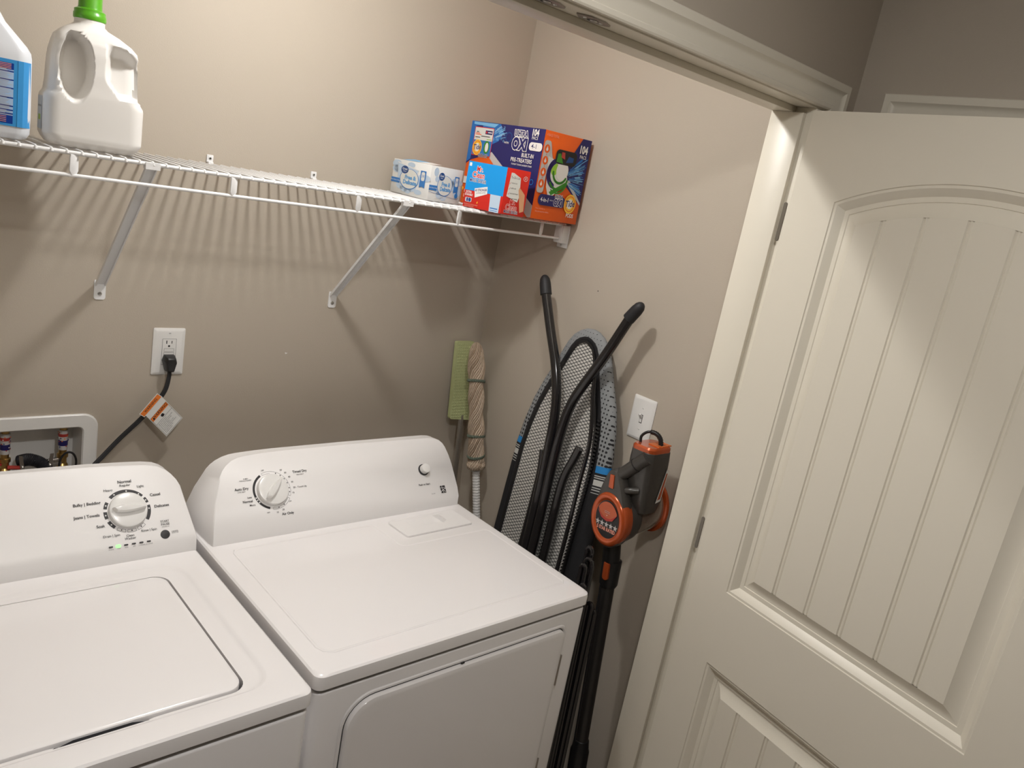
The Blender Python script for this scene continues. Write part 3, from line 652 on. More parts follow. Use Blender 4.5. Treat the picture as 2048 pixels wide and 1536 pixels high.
# laundry outlet box let into the wall
root = thing('washer_outlet_box', 'white recessed washer outlet box in the back wall holding two valves', 'outlet box', (-1.34, 0, .95))
b = MB(); n8 = 8
Rb = lambda o_, r, y: [Vector((u, y, v)) for u, v in rrect(-1.500+o_, .875+o_, -1.178-o_, 1.090-o_, r, n8)]
b.loops([Rb(0, .034, 0), Rb(0, .034, -.004), Rb(.003, .032, -.0065), Rb(.031, .014, -.0065), Rb(.034, .011, -.003), Rb(.036, .010, .07)], 'plate', False, False)
b.add(Rb(.036, .010, .07), [tuple(range(4*(n8+1)))], 'plate')
b.build('box_frame', root, ang=30)
def valve(x, lab, hot):
    r = thing('shutoff_valve', lab, 'valve', (x, .03, .95), 'shutoff valves in the outlet box')
    f = Fr((x, .030, 0), (1, 0, 0), (0, 1, 0), (0, 0, 1))
    b = MB(); b.lathe([(.009, .968), (.0125, .97), (.0125, .978), (.009, .980), (.009, 1.0), (.0085, 1.049)], f, 'brass', 20)
    b.lathe([(.0095, .93), (.0125, .935), (.0125, .950), (.0095, .955), (.0095, .970)], f, 'brass', 20); b.lathe([(.012, .910), (.0145, .912), (.0145, .928), (.012, .932), (.012, .934)], f, 'brass', 8)
    b.build('body', r, ang=30)
    b = MB(); b.lathe([(.0102, .990), (.0104, .991), (.0104, 1.040), (.0102, 1.041)], f, 't_grey', 20)
    b.lathe([(.0105, 1.024), (.0106, 1.0245), (.0106, 1.031), (.0105, 1.0315)], f, 'redv', 20); b.lathe([(.0105, 1.001), (.0106, 1.0015), (.0106, 1.014), (.0105, 1.0145)], f, 't_navy', 20)
    for k_ in range(26): a_ = 2*pi*random.random(); z_ = .994+.043*random.random(); b.box(x+.0102*cos(a_)-.0013, x+.0102*cos(a_)+.0013, .030+.0102*sin(a_)-.0013, .030+.0102*sin(a_)+.0013, z_, z_+.002, random.choice(['t_navy', 'redv', 't_orange3', 't_white', 't_dkblue']))
    b.build('sleeve_label', r, ang=30)
    b = MB(); b.tube([(x-.006, .028, .965), (x-.034, .022, .965)], .005, 'redv' if hot else 'nickel', 12)
    sx_ = 1 if hot else -1
    b.tube([(x+sx_*.006, .022, .957), (x+sx_*.030, .010, .959)], .0048, 'redv' if hot else 'nickel', 12)
    b.prism([(-.0042, 0), (.0042, 0), (.0036, .034), (-.0036, .034)], -.0015, .0015, 'nickel', Fr((x+sx_*.032, .006, .956), (1, 0, 0), (-.12*sx_, 0, 1), (0, -1, 0)))
    b.ell((x+sx_*.032, .004, .961), .004, .004, .004, 'steel', seg=10, rings=6)
    b.build('lever_handle', r, ang=30)
    b = MB(); b.lathe([(.013, .86), (.0135, .862), (.0135, .9), (.012, .906), (.010, .911)], Fr((x, .012, 0), (1, 0, 0), (0, .18, -.0), (0, -.05, 1)), 'nickel', 16); b.build('hose_coupling', r, ang=30)
valve(-1.245, 'brass shutoff valve at the right end of the outlet box ringed by a cable tie', False)
valve(-1.366, 'brass shutoff valve with a red stem near the left edge of the photo', True)
b = MB(); P = smooth_path([(-1.335, .040, .962), (-1.315, .028, .970), (-1.290, .016, .960), (-1.277, .002, .935), (-1.274, -.020, .900), (-1.274, -.05, .84), (-1.274, -.10, .70)], 22)
rr_ = [.0145+.0009*(-1)**i for i in range(len(P))]; b.tube(P, rr_, 'hose', 14)
tag(b.build('drain_hose'), 'dark corrugated drain hose curving out of the outlet box', 'hose')
b = MB(); P = [Vector((-1.240+.0185*cos(t), .000-.004*sin(t), .962+.032*sin(t))) for t in [2*pi*k/30 for k in range(31)]]; b.tube(P, .0026, 'black', 8)
tag(b.build('cable_tie'), 'black cable tie looped round the right-hand brass valve', 'cable tie')

# ------------------------------------------------------------------ things on the shelf
ZB = ZS+.0032
def card_box(name, label, C0, C1, C2, h, sidem, mats_, grp=None):
    """C0 near corner, C1 end of the left face, C2 end of the right face"""
    r = thing(name, label, 'box', (C0[0], C0[1], ZB), grp)
    a, c, d = Vector((*C0, ZB)), Vector((*C1, ZB)), Vector((*C2, ZB)); e = c+(d-a)
    b = MB(); base = [a, d, e, c]; top = [p+Vector((0, 0, h)) for p in base]
    b.loops([base, top], sidem, True, True); o = b.build('carton', r, bevel=.0012, bseg=2)
    FL = Fr(c, a-c, (0, 0, 1)); FR = Fr(a, d-a, (0, 0, 1))
    return r, FL, (a-c).length, FR, (d-a).length
def star_burst(b, fr, u, v, r0, r1, a0, a1, n, m, clip=None, w=.0012):
    for k in range(n):
        a = radians(a0+(a1-a0)*(k+random.random()*.6)/n); ra, rb = r0+(r1-r0)*random.random()*.5, r0+(r1-r0)*(.5+.5*random.random())
        p, q = (u+ra*cos(a), v+ra*sin(a)), (u+rb*cos(a), v+rb*sin(a))
        if clip and not (clip(*p) and clip(*q)): continue
        b.strokes([p, q], w*(.5+random.random()), m, fr)
def oxi(b, fr, u, v, s_, small=False):
    b.text('ULTRA', u, v+s_*1.0, s_*.52, 't_white', fr, bold=.22, sx=.8); b.text('OXI', u, v, s_, 't_white', fr, bold=.20, sx=.8)
    b.text('ULTRA', u, v+s_*1.0, s_*.52, 't_navy', fr, bold=.05, sx=.8); b.text('OXI', u, v, s_, 't_navy', fr, bold=.10, sx=.8)
def roundel(b, fr, u, v, r, t='Tide'):
    b.disc(u, v, r, r*1.12, 't_yellow', fr); b.disc(u, v, r*.84, r*.95, 't_orange3', fr); b.disc(u, v, r*.70, r*.80, 't_yellow', fr); b.disc(u, v, r*.52, r*.58, 't_white', fr)
    b.text(t, u, v, r*.72, 't_navy', fr, bold=.035, sx=.85, rot=.10, shear=.15)
# big detergent carton
r, FL, LL, FR, LR = card_box('detergent_pod_box', 'large orange and navy laundry pod carton at the right end of the shelf', (-.203, -.348), (-.218, -.045), (-.016, -.345), .238, 't_orange', None)
H = .238
b = MB(); fr = FL; b.layer = .0005
# long left face, u from the back corner to the near corner
b.poly([(0, .115), (.020, .128), (.060, .140), (.092, .152), (LL, .030), (LL, H), (0, H)], 't_navy', fr)
b.poly([(.088, .148), (.104, .158), (LL, .034), (LL, .002), (LL-.012, .0)], 't_grey', fr)
b.poly([(0, .120), (.016, .130), (.022, .175), (.022, .225), (.10, H-.002), (0, H)], 't_blue', fr)
b.poly([(.098, .178), (.125, .190), (.140, .212), (.125, H-.001), (.05, H-.001), (.05, .222)], 't_blue', fr)
b.poly([(.010, H-.009), (.10, H-.012), (.115, H-.002), (.010, H-.002)], 't_lblue', fr)
clip = lambda u, v: .002 < u < LL-.002 and .125 < v < H-.003 and u < .155
star_burst(b, fr, .060, .185, .04, .11, 10, 200, 80, 't_lblue', clip, .0018); star_burst(b, fr, .060, .185, .04, .12, 10, 230, 50, 't_white', clip, .0009); star_burst(b, fr, .060, .185, .04, .12, 90, 260, 60, 't_navy', clip, .0022)
for (u, v, q) in ((.165, .205, .014), (.208, .222, .010)): b.arc(u, v, q*.78, q, 0, 360, 't_dkblue', fr)
for k in range(22): b.arc(.10+.05*random.random(), .19+.04*random.random(), .0022, .0032, 0, 360, 't_lblue', fr, 10)
b.rect(.019, .142, .101, .223, 't_red', fr); b.rect(.021, .144, .099, .221, 't_paper', fr); b.rect(.021, .144, .099, .186, 't_midblue', fr)
b.rect(.066, .204, .096, .215, 't_navy', fr); b.disc(.071, .2095, .003, .0035, 't_red', fr); b.rect(.077, .208, .094, .211, 't_white', fr)
for k, (u0, u1, c_) in enumerate([(.028, .038, 't_black'), (.025, .043, 't_orange'), (.025, .050, 't_orange'), (.050, .088, 't_black'), (.025, .046, 't_black'), (.076, .096, 't_lime')]): b.rect(u0, .208-k*.0038, u1, .2100-k*.0038, c_, fr)
roundel(b, fr, .040, .165, .0200); b.disc(.080, .168, .012, .018, 't_green', fr); b.disc(.081, .168, .007, .013, 't_white', fr); b.text('ULTRA OXI', .070, .143, .009, 't_white', fr, bold=.12, sx=.6); b.text('ULTRA OXI', .070, .143, .009, 't_black', fr, bold=.04, sx=.6)
oxi(b, fr, .214, .189, .029); b.text('WITH', .160, .189, .0050, 't_white', fr, bold=.03)
b.rect(.252, .178, LL-.001, .200, 't_white', fr, r=.009); b.text('4-1', .272, .189, .012, 't_navy', fr, bold=.01)
b.text('104', .268, .225, .0165, 't_white', fr, bold=.08, sx=.78); b.text('PACS', .269, .211, .0078, 't_white', fr, bold=.02, sx=.9)
b.text('BUILT-IN', .253, .162, .0105, 't_white', fr, bold=.04, sx=.80); b.text('PRE-TREATERS', .231, .147, .0105, 't_white', fr, bold=.04, sx=.86); b.text('TO FIGHT TOUGH LAUNDRY STAINS', .235, .135, .0042, 't_white', fr, bold=.03, sx=.8)
for k in range(3): b.arc(.245+.02*k, .075+.010*k, .006, .008, 0, 360, 't_blue', fr, 16)
b.rect(.004, .058, .024, .078, 't_paper', fr); b.rect(.003, .038, .010, .046, 't_yellow', fr); b.rect(.005, .040, .008, .044, 't_orange', fr)
b.rect(.014, .032, .026, .042, 't_pink', fr); b.rect(.014, .018, .026, .028, 't_pink', fr)
b.build('long_side_print', r, smooth=False)
b = MB(); fr = FR; b.layer = .0005
b.poly([(LR, H), (.150, H), (.095, .150), (.070, .130), (LR-.005, .058), (LR, .055)], 't_navy', fr)
b.poly([(.125, .12), (LR-.001, .062), (LR-.001, .055), (.11, .115)], 't_grey', fr)
clip = lambda u, v: .10 < u < LR-.003 and v < H-.04 and v > .075+(LR-u)*.45
star_burst(b, fr, .085, .120, .03, .14, -45, 40, 80, 't_blue', clip, .0024); star_burst(b, fr, .085, .120, .03, .12, -40, 35, 50, 't_lblue', clip, .0013)
b.rect(.002, .072, .028, .212, 't_grey', fr, r=.009)
for k, v in enumerate((.190, .159, .128, .097)):
    b.disc(.0150, v, .0105, .0115, 't_orange', fr); b.disc(.0150, v-.0015, .004, .0045, 't_white', fr); b.poly([(.0120, v), (.0180, v), (.0150, v+.008)], 't_white', fr)
    if k < 3: b.text('+', .0150, v-.0155, .006, 't_orange', fr, bold=.03)
b.poly([(.028, .205), (.036, .180), (.046, .160), (.042, .135), (.028, .125)], 't_grey', fr)
b.poly([(.024, .172), (.050, .166), (.098, .158), (.119, .108), (.062, .066), (.052, .060), (.036, .090)], 't_paper', fr)
b.poly([(.050, .078), (.113, .114), (.102, .092), (.060, .070)], 't_green', fr)
def swirl(u, v, ru, rv, a0, a1, w_, m_):
    pts = [(u+ru*cos(radians(a0+(a1-a0)*k/18)), v+rv*sin(radians(a0+(a1-a0)*k/18))) for k in range(19)]
    for q in pts: b.disc(q[0], q[1], w_/2, w_/2, m_, fr, seg=12, n=b.layer+.0001)
    b.strokes(pts, w_, m_, fr)
swirl(.070, .130, .034, .036, 120, 250, .015, 't_purple'); swirl(.078, .122, .036, .034, 215, 350, .007, 't_green'); b.disc(.056, .142, .014, .018, 't_lime', fr); b.disc(.088, .140, .024, .026, 't_white', fr); swirl(.082, .136, .028, .030, 185, 330, .007, 't_green'); swirl(.078, .118, .038, .040, 235, 345, .004, 't_green')
b.rect(.052, .157, .136, .196, 't_black', fr, r=.013); b.rect(.0535, .1585, .1345, .1945, 'hole', fr, r=.012); b.poly([(.058, .162), (.085, .160), (.070, .186), (.060, .184)], 't_green', fr); b.poly([(.074, .176), (.090, .172), (.086, .190), (.074, .190)], 'redv', fr)
b.poly([(.095, .164), (.124, .168), (.124, .180), (.104, .182)], 't_dkblue', fr)
b.text('104', .157, .207, .020, 't_white', fr, bold=.08, sx=.80); b.text('PACS', .160, .188, .0090, 't_white', fr, bold=.02, sx=.9); b.text('4 BAGS TOTAL', .028, .226, .0070, 't_pink', fr, sx=.7)
b.rect(.014, .040, .122, .070, 't_navy', fr, r=.013); b.text('4-in-1', .040, .055, .0115, 't_white', fr, bold=.03, sx=.85); b.text('WITH', .066, .056, .0035, 't_white', fr)
oxi(b, fr, .094, .052, .017); roundel(b, fr, .143, .055, .0240); b.text('PODS', .150, .022, .0105, 't_white', fr, bold=.04, sx=.8)
b.text('Please, remember to', .010, .030, .0038, 't_pink', fr, align='LEFT', sx=.8); b.text('keep pacs away from children.', .010, .022, .0038, 't_pink', fr, align='LEFT', bold=.03, sx=.8)
b.build('end_print', r, smooth=False)

# eraser sponge carton
r, FL, LL, FR, LR = card_box('eraser_sponge_box', 'small red and blue cleaning eraser carton standing in front of the pod carton', (-.318, -.352), (-.362, -.243), (-.246, -.366), .121, 't_red', None)
b = MB(); fr = FL; b.layer = .0005
b.rect(0, .045, LL, .121, 't_cyan', fr); b.rect(.003, .108, .010, .117, 't_white', fr)
for m_, bo in (('t_white', .13), ('t_red', .03)): b.text('Mr.', .037, .103, .013, m_, fr, bold=bo, sx=.75); b.text('Clean', .035, .087, .015, m_, fr, bold=bo, sx=.75)
for m_, bo in (('t_white', .12), ('t_navy', .02)): b.text('MAGIC ERASER', .036, .072, .0082, m_, fr, bold=bo, sx=.62)
b.poly([(.030, .052), (.068, .062), (.070, .043), (.034, .028)], 't_white', fr); b.text('4X STRONGER', .050, .050, .0060, 't_navy', fr, bold=.05, sx=.62, rot=.18); b.text('& LONGER LASTING', .051, .043, .0035, 't_navy', fr, sx=.62, rot=.18)
b.poly([(.083, 0), (.112, 0), (.112, .045), (.080, .045)], 't_pale', fr); b.rect(.085, .008, .108, .011, 't_midblue', fr); b.rect(.085, .003, .108, .0045, 't_midblue', fr)
b.text('EXTRA', .014, .040, .0055, 't_white', fr, bold=.04, sx=.7); b.text('DURABLE', .015, .033, .0055, 't_white', fr, bold=.04, sx=.7)
b.rect(.006, .014, .026, .026, 't_grey', fr, r=.003); b.rect(.010, .0155, .015, .0245, 't_purple', fr); b.disc(.020, .020, .004, .005, 't_dkblue', fr)
b.text('HOUSEHOLD CLEANING PADS', .025, .0080, .0036, 't_pink', fr, sx=.6); b.text('8 BLOCS MENAGERS', .021, .0030, .0036, 't_pink', fr, sx=.6); b.poly([(.042, .014), (.046, .014), (.045, .020)], 't_yellow', fr)
b.build('blue_face_print', r, smooth=False)
b = MB(); fr = FR; b.layer = .0005
b.poly([(.010, .048), (.014, .110), (.022, .110), (.045, .100), (.050, .052), (.046, .036)], 't_paper', fr)
b.text('To-Do List', .029, .098, .0060, 't_ink2' if 't_ink2' in M else 't_black', fr, sx=.7)
for k, t in enumerate(('bathtub scum', 'scuffed walls', 'soap scum & water', 'grimy door handles')): b.strokes([(.013, .082-k*.0135), (.0145, .080-k*.0135), (.017, .086-k*.0135)], .0008, 't_red', fr); b.text(t, .019, .084-k*.0135, .0036, 't_black', fr, align='LEFT', sx=.62)
b.poly([(.046, .075), (.053, .070), (.066, .058), (.070, .015), (.058, .010), (.050, .045), (.044, .068)], 't_skin', fr); b.arc(.060, .100, .0055, .0065, 0, 360, 't_white', fr); b.text('8', .060, .100, .006, 't_white', fr)
for m_, bo in (('t_white', .10), ('t_red', .03)): b.text('Mr.', .032, .034, .012, m_, fr, bold=bo, sx=.75); b.text('Clean', .030, .020, .014, m_, fr, bold=bo, sx=.75)
for m_, bo in (('t_white', .10), ('t_navy', .02)): b.text('MAGIC ERASER', .031, .008, .0072, m_, fr, bold=bo, sx=.62)
b.build('red_face_print', r, smooth=False)

# dryer sheet carton
r, FL, LL, FR, LR = card_box('dryer_sheet_box', 'opened white and pale blue dryer sheet carton on the shelf left of the bright cartons', (-.477, -.237), (-.462, -.035), (-.360, -.222), .091, 'cardw', None)
def sheet_face(fr, L_, sq, name, extra):
    b = MB(); b.layer = .0004
    for k in range(16): b.disc(L_*(.08+.84*random.random()), .012+.070*random.random(), .006*sq+.008*sq*random.random(), .006+.006*random.random(), 't_pale', fr, n=.0005)
    b.layer = .0007
    if extra:
        b.poly([(L_*.13, .082), (L_*.70, .070), (L_*.66, .052), (L_*.30, .020), (L_*.17, .040)], 't_pale', fr); b.strokes([(L_*.13, .083), (L_*.17, .045)], .0012, 't_grey', fr); b.strokes([(L_*.13, .083), (L_*.71, .070), (L_*.66, .055)], .0022, 't_white', fr)
    c = .45*L_; b.disc(c+.003*sq, .043, .0215*sq*(1.25 if extra else 1.3), .0270, 't_midblue', fr); b.disc(c+.003*sq, .0435, .0202*sq*(1.25 if extra else 1.3), .0255, 't_paper', fr)
    b.disc(c-.012*sq, .066, .0105*sq, .0105, 't_dkblue', fr); b.text('Great', c-.012*sq, .068, .0055, 't_white', fr, sx=.75*sq, bold=.03); b.text('Value', c-.012*sq, .062, .0033, 't_white', fr, sx=.9*sq)
    for k, t in enumerate(('Free &', 'Delicate')): b.text(t, c+.006*sq, .047-.013*k, .0098, 't_midblue', fr, sx=.8*sq, bold=.10); b.text(t, c+.006*sq, .047-.013*k, .0098, 't_lblue', fr, sx=.8*sq, bold=.01)
    b.rect(0, .028, L_*.24, .041, 't_midblue', fr); b.text('Fabric Softener Sheets', L_*.12, .0345, .0028, 't_white', fr, sx=.8*sq)
    x0 = L_*.76; b.poly([(x0, .028), (x0+L_*.07, .031), (x0+L_*.14, .028), (x0+L_*.14, .072), (x0, .072)], 't_midblue', fr); b.rect(x0+L_*.025, .046, x0+L_*.115, .069, 't_paper', fr, r=.003*sq); b.text('240', x0+L_*.07, .058, .0065, 't_midblue', fr, sx=.55*sq)
    if not extra:
        b.disc(L_*.87, .022, .0060, .0070, 't_midblue', fr); b.strokes([(0, .024), (L_*.90, .012), (L_*.95, .016)], .0008, 't_dkblue', fr)
        for k in range(7): a = radians(200+20*k); b.strokes([(c, .016), (c+.045*cos(a), max(.001, .016+.03*sin(a)))], .0006, 't_white', fr)
    b.build(name, r, smooth=False)
sheet_face(FL, LL, 1.9, 'long_side_print', True); sheet_face(FR, LR, 1.0, 'end_print', False)
b = MB(); b.poly([(LL*.02, .004), (LL*.02, .004), (LL*.03, .005)], 'hole', FL) if False else None
b.add([FL(LL*.12, .0915, -.004), FL(LL*.20, .0915, -.004), FL(LL*.20, .0915, -.03), FL(LL*.12, .0915, -.03)], [(0, 1, 2, 3)], 'hole')
b.add([FL(LL*.20, .0915, -.002), FL(LL*.62, .0920, -.002), FL(LL*.60, .0965, -.045), FL(LL*.22, .0975, -.040)], [(0, 1, 2, 3)], 't_lblue'); b.add([FL(LL*.62, .0920, -.002), FL(LL*.90, .0915, -.004), FL(LL*.85, .0950, -.050), FL(LL*.60, .0965, -.045)], [(0, 1, 2, 3)], 't_white')
b.build('opened_flap', r, smooth=False)

# detergent jug
A_ = radians(5)
FJ = Fr((-1.281, -.216, ZB), (cos(A_), -sin(A_), 0), (sin(A_), cos(A_), 0), (0, 0, 1))
root = thing('detergent_jug', 'large white plastic detergent jug with a green cap on the left of the shelf', 'jug', FJ(0, 0, 0))
def body_loop(z, hw, hd, r, n=7, pinch=0, side=9):
    return rrect(-hw, -hd, hw, hd, r, n, side)
b = MB(); HW, HD = .0860, .056
prof = [(0, .068, .042, .03), (.003, .076, .049, .03), (.010, .0815, .054, .028), (.020, HW, HD, .026), (.085, HW, HD, .026), (.090, HW-.001, HD, .026), (.097, HW-.006, HD, .026), (.115, HW-.008, HD-.001, .026), (.135, HW-.009, HD-.001, .026), (.155, HW-.010, HD-.002, .026), (.172, HW-.012, HD-.002, .026), (.190, HW-.016, HD-.004, .028), (.200, HW-.022, HD-.008, .03), (.212, .048, .042, .03), (.221, .032, .031, .03), (.226, .0262, .0262, .026), (.240, .0255, .0255, .0253)]
def hollow(u, v, z):
    """finger hollows on either side of a central handle ridge on the near side"""
    if v < -.01:
        dpt = 0
        # left hollow
        e = ((u+.036)/.026)**2+((z-.146)/.056)**2
        if e < 1.3: q_ = min(1, max(0, (1.3-e)/.55)); dpt = max(dpt, .042*q_*q_*(3-2*q_))
        # right hollow runs to the edge
        top = .196-(max(0, u-.045))*.6; bot = .100+max(0, (.040-u))*1.2
        if u > .012 and bot < z < top: dpt = max(dpt, .030*min(1, (u-.012)/.014)*min(1, (z-bot)/.010)*min(1, (top-z)/.02))
        return dpt*min(1, max(0, (-v-.012)/.022))
    return 0
L = []; ZN = []
zz = []
for (p, q) in zip(prof[:-1], prof[1:]):
    ns = max(1, int((q[0]-p[0])/.003))
    for k in range(ns): t = k/ns; zz.append(tuple(p[i]+(q[i]-p[i])*t for i in range(4)))
zz.append(prof[-1])
for z_, hw, hd, r_ in zz:
    pts = rrect(-hw, -hd, hw, hd, min(r_, hw*.98, hd*.98), 8, 60); out = []
    for u, v in pts:
        dd = hollow(u, v, z_); 
        out.append(FJ(u*(1-(.10*dd/.03 if u > .07 and dd else 0))-.010*min(1, max(0, (z_-.190)/.03)), v+(dd if v < -.01 else 0), z_))
    L.append(out)
b.loops(L, 'jug', True, True)
b.build('jug_body', root, ang=60)
b = MB(); F = Fr(FJ(-.010, 0, 0), FJ.U, FJ.V, FJ.N)
b.lathe([(.0268, .234), (.0280, .236), (.0280, .244), (.0266, .246), (.0266, .251), (.0210, .254), (.0203, .257), (.0200, .276), (.0186, .284), (.0145, .290), (.007, .293)], F, 'cap', 40); b.build('cap', root, ang=35)
b = MB(); b.layer = .0006; FS = Fr(FJ(-HW, .045, 0), -FJ.V, FJ.N, -FJ.U)
b.rect(.018, .024, .072, .084, 't_pale', FS); b.rect(.030, .040, .058, .050, 't_lime', FS); b.text('laundry detergent', .045, .066, .004, 't_black', FS)
b.build('side_label', root, smooth=False)

# spray bottle cut by the left edge of the photo
A2 = radians(4)
FB = Fr((-1.452, -.250, ZB), (cos(A2), -sin(A2), 0), (sin(A2), cos(A2), 0), (0, 0, 1))
root = thing('spray_bottle', 'white spray bottle with a blue label at the left end of the shelf', 'spray bottle', FB(0, 0, 0))
b = MB(); prof = [(0, .048, .024, 0), (.004, .055, .029, 0), (.012, .0595, .032, 0), (.04, .0605, .033, 0), (.14, .0600, .033, 0), (.150, .0585, .032, 0), (.160, .054, .030, -.002), (.175, .044, .026, -.006), (.195, .031, .022, -.012), (.215, .0235, .019, -.016), (.240, .0185, .0165, -.019), (.262, .0150, .015, -.020)]
b.loops([[FB(o_+u, v, z_) for u, v in rrect(-hw, -hd, hw, hd, min(hd*.75, hw*.9), 7)] for z_, hw, hd, o_ in prof], 'spray', True, True); b.build('bottle_body', root, ang=50)
b = MB(); b.lathe([(.0165, .260), (.0165, .282), (.014, .286)], Fr(FB(-.020, 0, 0), FB.U, FB.V, FB.N), 't_white', 24); b.box(-.07, .02, -.010, .010, .286, .318, 't_white', FB); b.box(-.045, -.035, -.006, .006, .245, .288, 't_white', FB)
b.build('trigger_head', root, bevel=.003)
b = MB(); Fl = Fr(FB(0, -.0331, 0), FB.U, FB.N, -FB.V); b.layer = .0004
b.rect(-.045, .022, .0365, .134, 'l_sky', Fl)
def wrap(z0, z1, m_):
    P = [(.0365, -.0334), (.045, -.0320), (.052, -.0268), (.0572, -.0195), (.0600, -.0100), (.0608, .002)]
    b.loops([[FB(u, v-.0006, z) for u, v in P] for z in (z0, z1)], m_, closed=False)
wrap(.022, .134, 'l_sky')
b.rect(-.045, .0300, .0300, .1280, 'l_pale', Fl); b.rect(-.045, .1170, .0300, .1280, 'l_navy', Fl); b.rect(-.045, .0260, .0300, .0400, 'l_navy', Fl)
for z_ in (.1140, .1000, .0860, .0700, .0560, .0490, .0430): b.rect(-.045, z_-.0011, .0300, z_+.0011, 'l_navy', Fl)
for k in range(34):
    z_ = .041+k*.0023; b.rect(-.010+.003*random.random(), z_, .018+.010*random.random(), z_+.0008, 't_grey', Fl); 
    if k % 3: b.rect(-.030, z_, -.018, z_+.0012, 't_lblue', Fl)
for k in range(4): b.rect(-.008, .0285+.003*k, .020, .0295+.003*k, 't_pink', Fl); b.rect(-.012, .1185+.0025*k, .026, .1195+.0025*k, 't_pink', Fl)
b.build('label', root, smooth=False)

# ------------------------------------------------------------------ ironing board
TL = .0862
bx = lambda z: -.030-TL*(1.45-z)
root = thing('ironing_board', 'folded ironing board with mesh underside standing against the right wall', 'ironing board', (bx(0), -.51, 0))
# local frame of the board: x across (towards the viewer side), z up; object origin at floor
_q = 1/math.sqrt(1+TL*TL)
FBo = Matrix(((0, -_q, TL*_q, bx(0)), (-1, 0, 0, -.51), (0, TL*_q, _q, 0), (0, 0, 0, 1)))   # columns: local x -> -Y, local y -> -X (out of wall), local z -> up the lean
def half(z, L_):
    for (a, c) in zip(L_[:-1], L_[1:]):
        if a[0] <= z <= c[0]: t = (z-a[0])/(c[0]-a[0]); return a[1]+(c[1]-a[1])*t
    return L_[-1][1] if z > L_[-1][0] else L_[0][1]
OUTL = [(.10, .175), (.60, .180), (.90, .178), (1.05, .176), (1.123, .168), (1.20, .152), (1.26, .132), (1.318, .108), (1.37, .088), (1.400, .076), (1.425, .060), (1.440, .042), (1.450, .020), (1.4535, .0)]
def outline(ins):
    R_ = []; ex = max(0, 1-max(ins, 0)/.03)
    for z_, h_ in OUTL:
        R_.append((h_, z_))
    P = [Vector((a+ex*min(.022, max(.003, (1.46-c)*.12)), c)) for a, c in R_]+[Vector((-a, c)) for a, c in R_[::-1][1:]]
    out = []
    n_ = len(P)
    for i in range(n_):
        a, c = P[i-1] if i else P[-1], P[(i+1) % n_]; t = (c-a).normalized(); nrm = Vector((-t.y, t.x))
        if i == 0: nrm = Vector((-1, .6))
        if i == n_-1: nrm = Vector((1, .6))
        out.append(P[i]+nrm*ins)
    return out
def bprism(ins0, y0, y1, m, ins1=None):
    b = MB(); ins1 = ins0 if ins1 is None else ins1
    b.loops([[Vector((p.x, y0, p.y)) for p in outline(ins0)], [Vector((p.x, y1, p.y)) for p in outline(ins1)]], m, True, True); return b
def put(b, name, parent, **k):
    o = b.build(name, None, **k); o.matrix_world = FBo
    o.parent = parent; bpy.context.view_layer.update(); o.matrix_parent_inverse = world(parent).inverted(); return o
b = MB()
prof = [(.004, -.012), (0, -.006), (-.001, .002), (.002, .009), (.008, .013), (.022, .0145), (.030, .0145)]
b.loops([[Vector((p.x, y_, p.y)) for p in outline(i_)] for i_, y_ in prof], 'cover', True, False)
b.loops([[Vector((p.x, y_, p.y)) for p in outline(i_)] for i_, y_ in [(.0235, .0147), (.0330, .0150), (.036, .0120)]], 'rubber')
put(b, 'cover', root, ang=50)
b = MB(); b.loops([[Vector((p.x, .0135, p.y)) for p in outline(.030)]], 'mesh', False, True); put(b, 'mesh_top', root, smooth=False)
b = MB(); b.loops([[Vector((p.x, y_, p.y)) for p in outline(i_)] for i_, y_ in [(.034, .013), (.034, .019), (.041, .019), (.041, .013)]], 'black'); put(b, 'frame_rim', root, ang=30)
def LY(pts): return [Vector((-(y+.51), 0, z)) for y, z in pts]
def leg(name, pts, yy, r_, tip=True, m='gloss'):
    P = [Vector((-(y+.51), yy, z)) for y, z in pts]; P = smooth_path(P, 6); b = MB(); b.tube(P, r_, m, 16); o = put(b, name, root, ang=40)
    if tip:
        d = (P[0]-P[3]).normalized(); b = MB(); e = P[0]
        b.tube([e-d*.034, e-d*.033, e+d*.000, e+d*.014, e+d*.022, e+d*.026, e+d*.027], [r_+.0005, r_+.0030, r_+.0025, r_+.0005, r_-.004, r_-.009, .001], 'rubber', 20)
        t_ = b.build('rubber_tip', None, ang=40); t_.matrix_world = FBo; t_.parent = o; t_.matrix_parent_inverse = FBo.inverted()
    return o
leg('leg', [(-.327, 1.540), (-.345, 1.505), (-.396, 1.416), (-.450, 1.325), (-.485, 1.240), (-.502, 1.150), (-.512, 1.0), (-.520, .80), (-.522, .5), (-.522, .18)], .052, .0142)
leg('leg', [(-.680, 1.545), (-.664, 1.515), (-.619, 1.404), (-.572, 1.305), (-.546, 1.235), (-.537, 1.150), (-.538, 1.03), (-.546, .82), (-.548, .5), (-.548, .18)], .052, .0142)
leg('leg', [(-.480, 1.075), (-.486, 1.045), (-.492, 1.0), (-.494, .90), (-.494, .6), (-.494, .2)], .040, .0125, False)
leg('leg', [(-.608, 1.128), (-.598, 1.090), (-.584, 1.040), (-.580, .987), (-.584, .85), (-.588, .6), (-.588, .2)], .040, .0125, False)
b = MB(); P = smooth_path([Vector((-(y+.51), .045, z)) for y, z in [(-.590, 1.36), (-.610, 1.28), (-.635, 1.193), (-.644, 1.13), (-.645, 1.02), (-.650, .87), (-.652, .5), (-.652, .2)]], 4)
b.tube(P, .0060, 'gloss', 10)
for k in range(90): zz_ = 1.22-k*.0105; xx_ = .112+min(.022, max(0, (1.26-zz_)*.14)); b.box(xx_, xx_+.012, .0145, .022, zz_-.0028, zz_+.0022, 'black')
